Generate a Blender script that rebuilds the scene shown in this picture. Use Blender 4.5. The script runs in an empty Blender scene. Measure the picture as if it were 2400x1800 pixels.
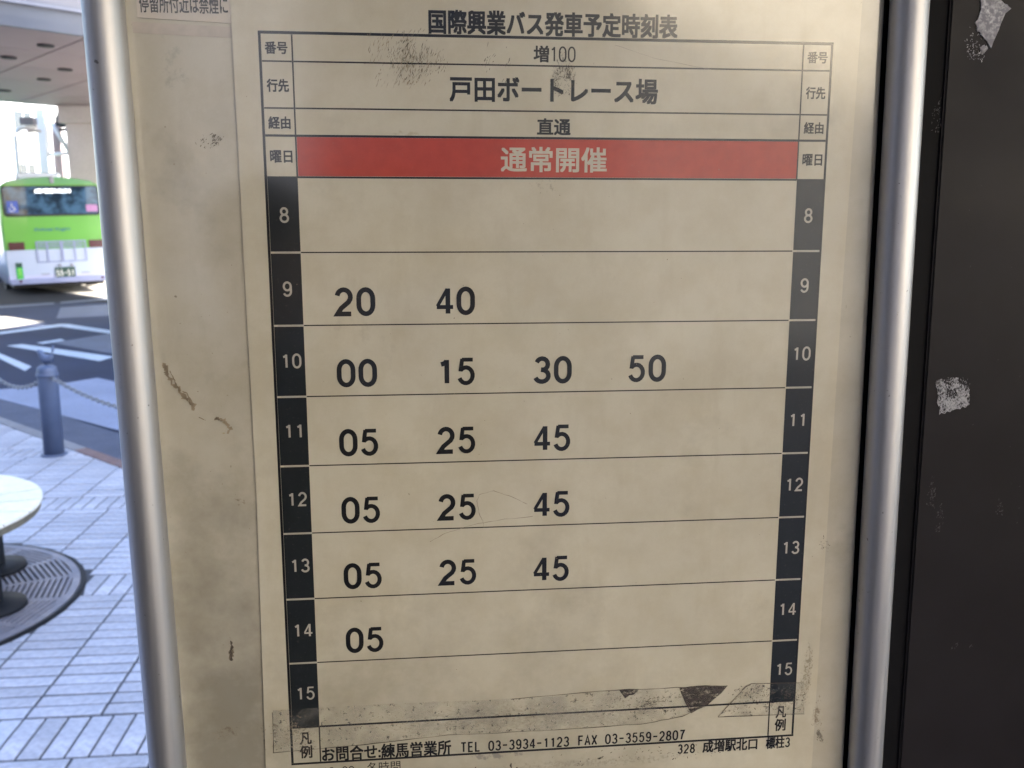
import bpy, bmesh, math, random
from mathutils import Vector, Matrix
random.seed(7)
R = math.radians
scene = bpy.context.scene
C = scene.collection

# ------------------------------------------------------------------ camera
cam_d = bpy.data.cameras.new('camera'); cam = bpy.data.objects.new('camera', cam_d); C.objects.link(cam)
cam.location = (0, 0, 1.75)
cam.rotation_euler = (R(90) - .1734, 0, 0)
cam_d.sensor_width = 36; cam_d.lens = 31.87
cam_d.clip_start = .02; cam_d.clip_end = 1500
cam_d.dof.use_dof = True; cam_d.dof.focus_distance = .575; cam_d.dof.aperture_fstop = 15
scene.camera = cam
# ------------------------------------------------------------------ sky, sun, exposure
SUN_AZ, SUN_EL = math.atan2(.74, .673), R(38)          # azimuth measured from +Y towards +X
w = bpy.data.worlds.new('World'); scene.world = w; w.use_nodes = True
nt = w.node_tree; bg = nt.nodes['Background']
sky = nt.nodes.new('ShaderNodeTexSky'); sky.sky_type = 'NISHITA'; sky.sun_disc = False
sky.sun_elevation = SUN_EL; sky.sun_rotation = SUN_AZ
sky.air_density = 1.0; sky.dust_density = 1.6; sky.ozone_density = 1.0
nt.links.new(sky.outputs[0], bg.inputs[0]); bg.inputs[1].default_value = .15
sd = bpy.data.lights.new('sun', 'SUN'); sd.energy = 4.5; sd.angle = R(.5); sd.color = (1, .94, .84)
so = bpy.data.objects.new('sun', sd); C.objects.link(so)
sv = Vector((math.sin(SUN_AZ)*math.cos(SUN_EL), math.cos(SUN_AZ)*math.cos(SUN_EL), math.sin(SUN_EL)))
so.rotation_euler = sv.to_track_quat('Z', 'Y').to_euler(); so.location = sv*60
scene.view_settings.view_transform = 'Standard'; scene.view_settings.look = 'None'
scene.view_settings.gamma = 1; scene.view_settings.exposure = 3.18
scene.render.engine = 'CYCLES'

# ------------------------------------------------------------------ helpers
def srgb(r, g, b):
    f = lambda c: (c/255/12.92) if c <= 10 else ((c/255+.055)/1.055)**2.4
    return (f(r), f(g), f(b))

def tag(o, label=None, cat=None, group=None, kind=None):
    if label: o['label'] = label
    if cat: o['category'] = cat
    if group: o['group'] = group
    if kind: o['kind'] = kind
    return o

def obj(name, me, m=None, parent=None, loc=None, rotz=None):
    o = bpy.data.objects.new(name, me); C.objects.link(o)
    if m is not None and not me.materials: me.materials.append(m)
    if parent: o.parent = parent
    if loc is not None: o.location = loc
    if rotz is not None: o.rotation_euler = (0, 0, rotz)
    return o

def thing(name, label, cat, loc=(0, 0, 0), rotz=0, group=None):
    o = bpy.data.objects.new(name, None); C.objects.link(o)
    o.location = loc; o.rotation_euler = (0, 0, rotz); o.empty_display_size = .1
    return tag(o, label, cat, group)

class MB:
    def __init__(s): s.bm = bmesh.new()
    def box(s, x0, x1, y0, y1, z0, z1, bev=0, seg=1):
        r = bmesh.ops.create_cube(s.bm, size=1)
        vs = r['verts']
        for v in vs:
            v.co = Vector((x0+(v.co.x+.5)*(x1-x0), y0+(v.co.y+.5)*(y1-y0), z0+(v.co.z+.5)*(z1-z0)))
        if bev:
            es = list({e for v in vs for e in v.link_edges})
            bmesh.ops.bevel(s.bm, geom=es, offset=bev, segments=seg, affect='EDGES', profile=.5)
        return s
    def tube(s, pts, r, n=16, cap=True):
        pts = [Vector(p) for p in pts]; rings = []
        rr = r if isinstance(r, (list, tuple)) else [r]*len(pts)
        ref = Vector((0, 0, 1))
        for i, p in enumerate(pts):
            t = (pts[min(i+1, len(pts)-1)]-pts[max(i-1, 0)]).normalized()
            a = ref if abs(t.dot(ref)) < .95 else Vector((1, 0, 0))
            u = t.cross(a).normalized(); v = t.cross(u).normalized()
            rings.append([s.bm.verts.new(p+(u*math.cos(2*math.pi*k/n)+v*math.sin(2*math.pi*k/n))*rr[i]) for k in range(n)])
        for A, B in zip(rings, rings[1:]):
            for k in range(n):
                f = s.bm.faces.new((A[k], A[(k+1) % n], B[(k+1) % n], B[k])); f.smooth = True
        if cap: s.bm.faces.new(rings[0][::-1]); s.bm.faces.new(rings[-1])
        return s
    def prism(s, pts, z0, z1):           # plan outline -> vertical prism
        a = [s.bm.verts.new((p[0], p[1], z0)) for p in pts]; b = [s.bm.verts.new((p[0], p[1], z1)) for p in pts]
        n = len(pts)
        s.bm.faces.new(a[::-1]); s.bm.faces.new(b)
        for k in range(n): s.bm.faces.new((a[k], a[(k+1) % n], b[(k+1) % n], b[k]))
        return s
    def poly(s, pts):
        s.bm.faces.new([s.bm.verts.new(p) for p in pts]); return s
    def mesh(s, name):
        bmesh.ops.recalc_face_normals(s.bm, faces=s.bm.faces)
        me = bpy.data.meshes.new(name); s.bm.to_mesh(me); s.bm.free(); return me
    def build(s, name, m=None, parent=None, loc=None, rotz=None):
        return obj(name, s.mesh(name), m, parent, loc, rotz)

class G:                                  # tiny node-tree builder
    def __init__(s, name):
        s.m = bpy.data.materials.new(name); s.m.use_nodes = True
        s.t = s.m.node_tree; s.p = s.t.nodes['Principled BSDF']; s.out = s.t.nodes['Material Output']
    def n(s, kind, **kw):
        nd = s.t.nodes.new(kind)
        for k, v in kw.items(): setattr(nd, k, v)
        return nd
    def l(s, a, b): s.t.links.new(a, b)
    def val(s, sock, v):
        if isinstance(v, bpy.types.NodeSocket): s.l(v, sock)
        else: sock.default_value = v
    def math(s, op, a, b=0, c=0, clamp=False):
        nd = s.n('ShaderNodeMath', operation=op, use_clamp=clamp)
        s.val(nd.inputs[0], a); s.val(nd.inputs[1], b); s.val(nd.inputs[2], c); return nd.outputs[0]
    def mix(s, f, a, b, mode='MIX'):
        nd = s.n('ShaderNodeMix', data_type='RGBA', blend_type=mode)
        s.val(nd.inputs[0], f)
        for sk, v in ((nd.inputs[6], a), (nd.inputs[7], b)):
            s.val(sk, v if isinstance(v, bpy.types.NodeSocket) else (*v[:3], 1))
        return nd.outputs[2]
    def coord(s, what='Object', scale=(1, 1, 1), rot=(0, 0, 0), loc=(0, 0, 0)):
        tc = s.n('ShaderNodeTexCoord'); mp = s.n('ShaderNodeMapping')
        mp.inputs['Scale'].default_value = scale; mp.inputs['Rotation'].default_value = rot; mp.inputs['Location'].default_value = loc
        s.l(tc.outputs[what], mp.inputs[0]); return mp.outputs[0]
    def noise(s, vec, sc, det=4, rough=.55):
        nd = s.n('ShaderNodeTexNoise'); s.l(vec, nd.inputs['Vector'])
        nd.inputs['Scale'].default_value = sc; nd.inputs['Detail'].default_value = det; nd.inputs['Roughness'].default_value = rough
        return nd.outputs['Fac']
    def rng(s, v, a, b, c=0, d=1, smooth=False):
        nd = s.n('ShaderNodeMapRange'); nd.clamp = True
        if smooth: nd.interpolation_type = 'SMOOTHSTEP'
        s.val(nd.inputs[0], v)
        for k, x in zip((1, 2, 3, 4), (a, b, c, d)): nd.inputs[k].default_value = x
        return nd.outputs[0]
    def bump(s, h, st, dist=.01):
        nd = s.n('ShaderNodeBump'); nd.inputs['Strength'].default_value = st; nd.inputs['Distance'].default_value = dist
        s.l(h, nd.inputs['Height']); s.l(nd.outputs[0], s.p.inputs['Normal'])

def pbr(name, col, rough=.6, metal=0, var=.12, vs=3, fine=.06, fs=60, bump=0, bs=80, bd=.002, coat=0, rvar=0, rand=0, tint=None, spec=None):
    g = G(name); v = g.coord()
    base = g.mix(g.rng(g.noise(v, vs), .3, .7), [c*(1-var) for c in col], [min(1, c*(1+var)) for c in (tint or col)])
    base = g.mix(g.rng(g.noise(v, fs, 6), .3, .7, 0, fine*2), base, [c*.35 for c in col])
    if rand:
        oi = g.n('ShaderNodeObjectInfo'); k = g.rng(oi.outputs['Random'], 0, 1, 1-rand, 1+rand)
        hsv = g.n('ShaderNodeHueSaturation'); g.l(base, hsv.inputs['Color']); g.l(k, hsv.inputs['Value']); base = hsv.outputs[0]
    g.l(base, g.p.inputs['Base Color'])
    g.p.inputs['Metallic'].default_value = metal; g.p.inputs['Coat Weight'].default_value = coat
    if spec is not None: g.p.inputs['Specular IOR Level'].default_value = spec
    if rvar: g.l(g.rng(g.noise(v, vs*4), .3, .7, rough-rvar, rough+rvar), g.p.inputs['Roughness'])
    else: g.p.inputs['Roughness'].default_value = rough
    if bump: g.bump(g.noise(v, bs, 5), bump, bd)
    return g.m

M = {}
M['paver'] = pbr('paver_clay', (.325, .345, .415), .75, var=.16, vs=5, fine=.28, fs=38, bump=.35, bs=120, rand=.13, tint=(.35, .355, .415))
M['joint'] = pbr('paving_joint', (.04, .043, .055), .95, var=.3, vs=25, bump=.4, bs=200)
M['asphalt'] = pbr('asphalt', (.019, .027, .056), .85, var=.18, vs=.9, fine=.25, fs=90, bump=.5, bs=160, spec=.12)
M['concrete_light'] = pbr('apron_concrete', (.15, .175, .26), .8, var=.12, vs=1.6, fine=.15, fs=30, bump=.2, bs=90)
M['tone_sunlit'] = pbr('painted_sunlit_road', (.24, .22, .19), .85, var=.1, vs=2, fine=.2, fs=20)  # sunlight painted in: pale tone for the sunlit road areas
M['tone_shaded'] = pbr('painted_shaded_road', (.0035, .0045, .009), .85, var=.2, vs=2, fine=.2, fs=40, spec=.12)  # shade painted in: near-black tone for the ground under the bus
M['gutter'] = pbr('gutter_concrete', (.07, .08, .115), .85, var=.15, vs=3, fine=.2, fs=60, bump=.3, spec=.12)
M['paint'] = pbr('road_paint', (.36, .42, .50), .6, var=.10, vs=8, fine=.3, fs=35)
M['paint_worn'] = pbr('worn_road_paint', (.055, .07, .115), .7, var=.2, vs=3, fine=.35, fs=30)
M['kerb_grey'] = pbr('kerb_granite', (.16, .16, .18), .8, var=.15, vs=9, fine=.3, fs=120, rand=.12)
M['kerb_red'] = pbr('kerb_red_brown', (.12, .072, .070), .85, var=.2, vs=9, fine=.2, fs=90, rand=.15)
M['bollard'] = pbr('bollard_paint', (.06, .085, .16), .5, var=.12, vs=6, fine=.08, bump=.1, bs=90)
M['chain'] = pbr('galvanised_chain', (.22, .23, .26), .5, metal=.7, var=.5, vs=30)
M['wood'] = pbr('bench_timber', (.56, .54, .49), .6, var=.06, vs=9, fine=.12, fs=70, rand=.05)
M['wood_edge'] = pbr('bench_rim_dark', (.09, .08, .06), .8, var=.2, vs=20)
M['black_iron'] = pbr('black_iron', (.006, .007, .010), .6, var=.2, vs=20, spec=.15)
M['grate'] = pbr('cast_iron_grate', (.155, .155, .20), .6, metal=.2, var=.15, vs=8, fine=.2, fs=60, tint=(.20, .185, .20))
M['soil'] = pbr('dark_pit', (.012, .012, .016), .95, var=.4, vs=20, bump=.8, bs=60)
M['bark'] = pbr('bark', (.10, .08, .06), .95, var=.3, vs=14, bump=.8, bs=40, bd=.01)
M['soffit'] = pbr('soffit_panel_paint', (.29, .225, .235), .6, var=.08, vs=.5, fine=.05, rand=.03)
M['fascia'] = pbr('walkway_fascia', (.13, .135, .16), .6, var=.08, vs=.7)
M['concrete'] = pbr('pale_concrete', (.52, .45, .43), .85, var=.08, vs=1.2, fine=.1, fs=15)
M['steel_white'] = pbr('white_steel_paint', (.80, .79, .80), .5, var=.05, vs=2)
M['steel_grey'] = pbr('grey_steel_paint', (.25, .25, .30), .5, var=.1, vs=2)
M['dark'] = pbr('dark_recess', (.03, .028, .03), .7, var=.1)
M['tile_wall'] = pbr('cream_tile_wall', (.88, .78, .62), .6, var=.04, vs=.6)
M['white_wall'] = pbr('white_render_wall', (.80, .78, .74), .8, var=.04, vs=.4)
M['grey_wall'] = pbr('grey_tile_wall', (.20, .21, .25), .7, var=.08, vs=.4)
M['glass_dark'] = pbr('window_glass', (.05, .06, .07), .12, var=.2, vs=.8)
M['bus_green'] = pbr('bus_green_paint', (.23, .56, .10), .3, var=.04, vs=1.5, coat=.3)
M['bus_white'] = pbr('bus_white_paint', (.66, .72, .84), .35, var=.04, vs=1.5, coat=.3)
M['bus_lilac'] = pbr('bus_trim_lilac', (.22, .25, .42), .4, var=.05)
M['rubber'] = pbr('black_rubber', (.015, .015, .018), .7, var=.2)
M['bus_red'] = pbr('tail_lamp_red', (.055, .004, .010), .25, var=.2, vs=12)
M['bus_blue'] = pbr('script_blue', (.01, .10, .22), .5, var=.05)
M['sticker_blue'] = pbr('sticker_blue', (.04, .08, .36), .5, var=.1, vs=10)
M['sticker_pink'] = pbr('sticker_pink', (.38, .18, .38), .5, var=.1, vs=10)
M['label_green'] = pbr('label_green', (.0, .36, .05), .5, var=.05)
M['plate_green'] = pbr('plate_dark_green', (.01, .05, .04), .5, var=.1)
M['white_print'] = pbr('white_print', (.8, .8, .8), .6, var=.03)
M['led'] = pbr('display_letters', (.85, .88, .9), .5, var=.02)
g = G('display_glow'); g.p.inputs['Base Color'].default_value = (.8, .85, .9, 1); g.p.inputs['Emission Color'].default_value = (.85, .95, 1, 1); g.p.inputs['Emission Strength'].default_value = .5; M['led'] = g.m
M['board'] = pbr('dark_brown_board', (.018, .0150, .0155), .45, var=.18, vs=3, fine=.1, fs=30, rvar=.08, bump=.05, bs=60, tint=(.0175, .016, .020), spec=.12)
M['board_edge'] = pbr('black_channel', (.005, .005, .007), .6, var=.2, vs=8, spec=.1)
M['residue'] = pbr('white_sticker_residue', (.78, .76, .86), .8, var=.45, vs=90, fine=.8, fs=330)
M['scuff'] = pbr('pale_scuff', (.07, .065, .07), .8, var=.2, vs=60)
# anodised aluminium with fine lengthwise streaks
g = G('anodised_aluminium'); v = g.coord(scale=(1, 1, .02)); v2 = g.coord()
st = g.noise(v, 420, 3); sp_ = g.math('MAXIMUM', g.rng(g.noise(v2, 230, 2), .72, .78), g.rng(g.noise(g.coord(scale=(1, 1, .35), rot=(0, .3, 0)), 120, 6, .7), .70, .78, 0, .6))
c0 = g.mix(g.rng(st, .3, .7), (.45, .45, .475), (.51, .505, .525))
g.l(g.mix(g.math('MULTIPLY', sp_, .7), c0, (.08, .07, .06)), g.p.inputs['Base Color'])
g.p.inputs['Metallic'].default_value = .92
g.l(g.rng(st, .3, .7, .44, .52), g.p.inputs['Roughness'])
g.bump(g.noise(v2, 60, 3), .04, .001)
M['aluminium'] = g.m

# paper / plastic of the timetable, with shaped stains and painted shade low down (object space: x across, z up)
INKZ = 1.7781
def blob(g, vec, cx, cz, rx, rz, ang, dens, nsc, thr, stretch=1):
    mp = g.n('ShaderNodeMapping'); mp.vector_type = 'TEXTURE'
    mp.inputs['Location'].default_value = (cx, 0, cz + INKZ); mp.inputs['Rotation'].default_value = (0, -ang, 0)
    mp.inputs['Scale'].default_value = (rx, 1, rz); g.l(vec, mp.inputs[0])
    sx = g.n('ShaderNodeSeparateXYZ'); g.l(mp.outputs[0], sx.inputs[0])
    r2 = g.math('ADD', g.math('MULTIPLY', sx.outputs[0], sx.outputs[0]), g.math('MULTIPLY', sx.outputs[2], sx.outputs[2]))
    soft = g.rng(r2, 0, 1, 1, 0)
    mp2 = g.n('ShaderNodeMapping'); mp2.inputs['Rotation'].default_value = (0, ang, 0); g.l(vec, mp2.inputs[0])
    mp3 = g.n('ShaderNodeMapping'); mp3.inputs['Scale'].default_value = (1, 1, stretch); g.l(mp2.outputs[0], mp3.inputs[0])
    nz = g.noise(mp3.outputs[0], nsc, 5, .65)
    s = g.math('ADD', nz, g.math('MULTIPLY', g.math('SUBTRACT', soft, 1), .35))
    return g.math('MULTIPLY', g.rng(s, thr-(.12 if rx > .05 else 0), thr+(.22 if rx > .05 else .10)), dens)

def aged(name, col, blobs, mottling=.10, coat=.0, trans=0):
    g = G(name); tc = g.n('ShaderNodeTexCoord'); vec = tc.outputs['Object']
    big = g.noise(vec, 14, 3, .5); mid = g.noise(vec, 55, 5, .6); fin = g.noise(vec, 900, 2, .5)
    base = g.mix(g.rng(big, .3, .7), [c*(1-mottling) for c in col], [c*(1+mottling) for c in col])
    cloud = g.noise(vec, 22, 6, .62); streak = g.noise(g.coord(scale=(1, 1, .25)), 60, 5, .6)
    base = g.mix(g.rng(cloud, .44, .76, 0, .60), base, (col[0]*.74, col[1]*.70, col[2]*.62))
    base = g.mix(g.rng(streak, .55, .75, 0, .4), base, (col[0]*.80, col[1]*.76, col[2]*.70))
    base = g.mix(g.rng(mid, .45, .75, 0, .45), base, (col[0]*.86, col[1]*.82, col[2]*.72))
    base = g.mix(g.rng(fin, .3, .7, 0, .05), base, [c*.5 for c in col])
    speck = g.rng(g.noise(vec, 260, 1, .4), .80, .84, 0, .45)
    base = g.mix(speck, base, (.14, .10, .06))
    for (b, colr) in blobs: base = g.mix(blob(g, vec, *b), base, colr)
    g.l(base, g.p.inputs['Base Color'])
    g.l(g.rng(mid, .3, .7, .55, .65), g.p.inputs['Roughness'])
    g.p.inputs['Specular IOR Level'].default_value = .15
    g.p.inputs['Coat Weight'].default_value = 1; g.l(g.rng(mid, .3, .7, .10, .14), g.p.inputs['Coat Roughness']); g.p.inputs['Coat IOR'].default_value = 1.65
    g.bump(g.noise(vec, 40, 2), .03, .0015)
    return g.m
GR, BR, YE = (.06, .05, .045), (.14, .09, .055), (.36, .27, .13)
panel_blobs = [((-.040, -.36, .06, .22, 0, .70, 16, .34), (.22, .20, .165)), ((-.031, .0195, .014, .009, .35, .55, 420, .52, .5), GR), ((-.0295, -.151, .010, .013, .2, .7, 260, .50), YE),  # first blob paints shade over the lower left; the rest are stains
    ((-.040, -.3520, .020, .013, .3, .45, 240, .52), BR), ((-.0252, -.1964, .006, .005, 0, .6, 300, .48), BR),
    ((-.0353, -.296, .0024, .012, 0, .8, 260, .36), (.10, .07, .04)), ((-.017, -.356, .008, .02, 0, .5, 320, .50), GR),
    ((.3560, -.362, .007, .020, -.1, .6, 300, .48), BR), ((.3602, -.3780, .003, .010, .5, .6, 300, .42), GR),
    ((.3555, -.24, .006, .010, .6, .5, 380, .50), GR), ((-.05, .060, .02, .05, 0, .18, 90, .5), GR)]
sheet_blobs = [((.10, -.40, .22, .16, 0, .60, 14, .36), (.28, .255, .20)), ((.083, .066, .026, .022, .25, .60, 520, .545, .30), GR), ((.175, .062, .012, .016, .1, .75, 620, .50, .7), GR),  # first blob paints shade along the sheet's bottom; the rest are stains
    ((.137, .066, .012, .018, .35, .5, 500, .60, .25), GR), ((.083, .024, .018, .008, 0, .35, 200, .5), YE),
    ((.150, -.352, .150, .016, .0, .36, 300, .49, 2.0), GR), ((.220, -.342, .030, .007, 0, .45, 420, .5), GR),
    ((.335, -.350, .030, .014, 0, .55, 420, .50), GR), ((.348, -.325, .006, .030, 0, .6, 380, .46), (.20, .17, .11)),
    ((.005, -.352, .020, .016, 0, .5, 420, .50), GR), ((.135, -.378, .028, .005, .05, .55, 160, .42), (.16, .15, .16)),
    ((.20, -.388, .13, .006, 0, .5, 420, .55), GR), ((-.010, -.352, .005, .016, 0, .6, 420, .46), BR),
    ((.06, -.10, .05, .05, 0, .12, 60, .5), BR), ((.165, -.005, .02, .008, 0, .4, 330, .5), BR)]
M['panel'] = aged('aged_acrylic_panel', (.54, .506, .425), panel_blobs, .05)
M['sheet'] = aged('yellowed_timetable_sheet', (.625, .583, .475), sheet_blobs, .045)
M['sticker'] = aged('old_notice_strip', (.62, .56, .49), [], .03)

def ink(name, col, rough=.36, worn=.15, wc=(.4, .35, .27)):
    g = G(name); tc = g.n('ShaderNodeTexCoord'); vec = tc.outputs['Object']
    b = g.mix(g.rng(g.noise(vec, 120, 4), .35, .65), [c*.94 for c in col], [min(1, c*1.06) for c in col])
    b = g.mix(g.rng(g.noise(vec, 520, 3), .62, .78, 0, worn), b, wc)
    g.l(b, g.p.inputs['Base Color']); g.p.inputs['Roughness'].default_value = .6; g.p.inputs['Specular IOR Level'].default_value = .15; g.p.inputs['Coat Weight'].default_value = 1; g.p.inputs['Coat Roughness'].default_value = .12; g.p.inputs['Coat IOR'].default_value = 1.65
    return g.m
M['ink'] = ink('black_ink', (.012, .012, .014))
M['ink_soft'] = ink('thin_black_ink', (.022, .019, .018), worn=.3)
M['ink_block'] = ink('blue_black_ink_block', (.015, .018, .021), worn=.08)
M['ink_red'] = ink('faded_red_ink', (.47, .060, .036), worn=.08)
M['ink_white'] = ink('unprinted_white', (.58, .52, .43), worn=0)
M['ink_grey'] = ink('pale_hour_numeral', (.46, .43, .38), worn=0)
g = G('dried_tape_residue'); vec = g.coord()
nz = g.noise(vec, 260, 6, .7); big = g.noise(vec, 50, 3)
g.l(g.mix(g.rng(nz, .56, .66), (.42, .395, .36), (.10, .085, .075)), g.p.inputs['Base Color']); g.p.inputs['Roughness'].default_value = .8
g.l(g.math('ADD', g.rng(nz, .57, .68, .0, .60), g.rng(big, .42, .70, .0, .20)), g.p.inputs['Alpha']); M['residue_tape'] = g.m
g = G('grime_patch'); vec = g.coord(); nz = g.noise(g.coord(scale=(.5, 1, 1.3), rot=(0, .3, 0)), 240, 8, .8)
g.p.inputs['Base Color'].default_value = (.075, .06, .058, 1); g.p.inputs['Roughness'].default_value = .8
g.l(g.rng(nz, .40, .58, .05, .92), g.p.inputs['Alpha']); M['grime'] = g.m
M['fleck'] = pbr('dark_grime_fleck', (.07, .055, .045), .8, var=.3, vs=200)
M['smear'] = pbr('pale_brown_smear', (.33, .265, .19), .8, var=.4, vs=120)
M['fleck_soft'] = pbr('brown_grime_fleck', (.26, .205, .145), .8, var=.3, vs=200)

# ------------------------------------------------------------------ ground, road, pavement
def sheet(name, pts, z, m, th=.0, **kw):
    o = MB().poly([(p[0], p[1], z) for p in pts]).build(name, m); return tag(o, kind='structure')
KD = Vector((.7525, -.6585)); KN = Vector((.6585, .7525))      # along the kerb, across the kerb (towards the road)
def kp(t, c): p = KD*t + KN*c; return (p.x, p.y)
sheet('ground', [(-600, -600), (600, -600), (600, 900), (-600, 900)], -.09, M['asphalt'])
sheet('road', [kp(-60, 3.50), kp(60, 3.50), kp(60, 60), kp(-60, 60)], -.030, M['asphalt'])
sheet('gutter', [kp(-60, 3.075), kp(60, 3.075), kp(60, 3.52), kp(-60, 3.52)], -.024, M['gutter'])
pv = tag(MB().prism([kp(-45, -60), kp(45, -60), kp(45, 2.955), kp(-45, 2.955)], -.08, -.0045).build('pavement', M['joint']), kind='structure')
kb = tag(MB().prism([kp(-45, 2.957), kp(45, 2.957), kp(45, 3.073), kp(-45, 3.073)], -.085, -.012).build('kerb', M['gutter']), kind='structure')
ksm = {}
for key in ('kerb_grey', 'kerb_red'):
    b = MB().box(-.297, .297, 0, .110, -.03, 0, .005); me = b.mesh('kerb_stone'); me.materials.append(M[key]); ksm[key] = me
for k in range(-24, 8):
    t = -6.9 + (k+12)*.6
    key = 'kerb_red' if t > -7.05 else 'kerb_grey'
    x, y = kp(t, 2.960); o = obj('kerb_stone', ksm[key], None, kb, (x, y, 0), math.atan2(KD.y, KD.x))
sheet('apron', [(-5.411, 9.298), (-5.663, 9.745), (-5.326, 9.914), (-5.156, 10.054), (-4.887, 10.537), (-4.569, 10.272), (-3.2, 9.0), (-2.2, 6.9), (-3.382, 7.698), (-4.377, 8.489)], -.020, M['concrete_light'])
road_mark = lambda pts, m: sheet('road_marking', pts, -.024, M[m])
road_mark([(-7.442, 12.902), (-6.124, 11.419), (-6.02, 11.066), (-7.161, 12.403)], 'paint')
road_mark([(-7.552, 13.442), (-7.427, 13.632), (-5.444, 12.297), (-5.469, 11.891)], 'paint')
road_mark([(-8.657, 15.124), (-8.242, 16.494), (-8.124, 16.494), (-8.02, 16.041), (-8.484, 14.816)], 'paint')
road_mark([(-8.115, 16.49), (-6.768, 15.364), (-6.564, 14.892), (-8.010, 16.036)], 'paint')
road_mark([(-4.412, 9.945), (-4.361, 10.046), (-4.161, 9.713)], 'paint')
road_mark([(-7.068, 13.8), (-6.895, 14.235), (-6.701, 15.05), (-5.5, 12.902), (-5.62, 12.60)], 'paint_worn')
road_mark([(-9.889, 19.85), (-9.117, 20.689), (-7.958, 18.02), (-8.81, 17.481)], 'paint_worn')
road_mark([(-11.461, 20.122), (-10.67, 21.135), (-10.448, 20.689), (-11.189, 19.638)], 'paint_worn')
road_mark([(-10.6, 21.288), (-9.945, 22.595), (-9.724, 22.086), (-10.40, 20.9)], 'paint_worn')
sheet('road_tone_patch', [(-14.5, 16.6), (-10.2, 18.02), (-8.71, 16.88), (-8.9, 15.72), (-13.5, 14.6)], -.0265, M['tone_sunlit'])  # pale tone cut to the sunlit triangle so the sun reads brighter
sheet('road_tone_patch', [(.72*a-.694*b, .694*a+.72*b) for a, b in ((8.35, 20.6), (14, 20.6), (14, 31.5), (8.35, 31.5))], -.0265, M['tone_sunlit'])  # pale tone painted where sun reaches the ground beside the bus
sheet('road_tone_patch', [(-18, 18.7), (-12.2, 20.0), (-10.9, 21.2), (-8.9, 21.1)]+[(.72*a-.694*b, .694*a+.72*b) for a, b in ((8.34, 20.65), (8.34, 31.5), (0, 31.5))], -.0285, M['tone_shaded'])  # shade under and behind the bus painted as a near-black sheet
sheet('road_tone_patch', [(-7.264, 13.75), (-7.134, 14.235), (-6.969, 14.05), (-7.10, 13.62)], -.020, M['paint'])

# clay pavers in rows of upright bricks between wide bands of cross-laid ones
GY = .095; gc, gs = math.cos(GY), math.sin(GY)
def gw(a, b): return (a*gc - b*gs, a*gs + b*gc)
def paver_mesh(L, W):
    me = MB().box(-L/2, L/2, -W/2, W/2, -.012, 0, .0018).mesh('paver'); me.materials.append(M['paver']); return me
pm_h, pm_v = paver_mesh(.2545, .0705), paver_mesh(.0695, .2565)
GC = Vector((-2.910, 3.975)); GRAD = .822
bench_c = GC
cand = []
PER = 1.392
for k in range(-3, 5):
    b0 = 2.892 + PER*k
    for i in range(-60, 40):                       # upright row
        cand.append((-1.385+.0785*i-.03925, b0+.133, 'v'))
    for r in range(14):                            # cross-laid band
        for i in range(-20, 14):
            cand.append((-1.4645+.266*i+.133, b0+.269+.0404+r*.0802, 'h'))
def clip(P, n, c):                                   # keep the side where p.n <= c
    out = []
    for i in range(len(P)):
        p, q = P[i], P[(i+1) % len(P)]; dp, dq = p.dot(n)-c, q.dot(n)-c
        if dp <= 0: out.append(p)
        if dp*dq < 0: out.append(p.lerp(q, dp/(dp-dq)))
    return out
keep = []
for a, b, kd in cand:
    x, y = gw(a, b); ce = Vector((x, y))
    if y < .2 or x > 1.2 or ce.dot(KN) > 3.1: continue
    L, W = (.256, .0715) if kd == 'h' else (.0705, .258)
    P = [ce+Vector((gc*p-gs*q, gs*p+gc*q)) for p, q in ((-L/2, -W/2), (L/2, -W/2), (L/2, W/2), (-L/2, W/2))]; cut = False
    if max(p.dot(KN) for p in P) > 2.950: P = clip(P, KN, 2.950); cut = True
    if not P: continue
    if min((p-GC).length for p in P) < GRAD+.028 or (ce-GC).length < GRAD+.028:
        near = min(P+[ce], key=lambda p: (p-GC).length); dr = (ce-GC)
        if dr.length < .5: continue
        # nearest point of the brick to the grate centre decides the cutting tangent
        best = min((P[i].lerp(P[(i+1) % len(P)], k/8) for i in range(len(P)) for k in range(8)), key=lambda p: abs((p-GC).length-GRAD-.028))
        dr = (best-GC).normalized(); P = clip(P, -dr, -(GC.dot(dr)+GRAD+.026)); cut = True
    if len(P) < 3: continue
    ar = abs(sum(P[i].cross(P[(i+1) % len(P)]) for i in range(len(P))))/2
    if ar < .0012: continue
    ang = x/max(y, .01); inview = (-.62 < ang < -.36) and y > 2.0
    keep.append((0 if inview else 1, math.hypot(x, y), x, y, kd, P if cut else None))
keep.sort(key=lambda t: t[:4])
sb = bmesh.new(); npv = 0
for rank, d, x, y, kd, P in keep:
    z = random.uniform(-.0012, .0012)
    if rank == 0 and npv < 300:
        if P: obj('paver', MB().prism([(p.x-x, p.y-y) for p in P], -.012, 0).mesh('cut_paver'), M['paver'], pv, (x, y, z))
        else: obj('paver', pm_h if kd == 'h' else pm_v, None, pv, (x, y, z), GY+random.uniform(-.006, .006))
        npv += 1
    else:
        if not P:
            L, W = (.256, .0715) if kd == 'h' else (.0705, .258)
            P = [Vector((x+gc*p-gs*q, y+gs*p+gc*q)) for p, q in ((-L/2, -W/2), (L/2, -W/2), (L/2, W/2), (-L/2, W/2))]
        A = [sb.verts.new((p.x, p.y, z-.012)) for p in P]; B = [sb.verts.new((p.x, p.y, z)) for p in P]
        sb.faces.new(B)
        for k in range(len(A)): sb.faces.new((A[k], A[(k+1) % len(A)], B[(k+1) % len(A)], B[k]))
me = bpy.data.meshes.new('paver_field'); sb.to_mesh(me); sb.free()
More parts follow.
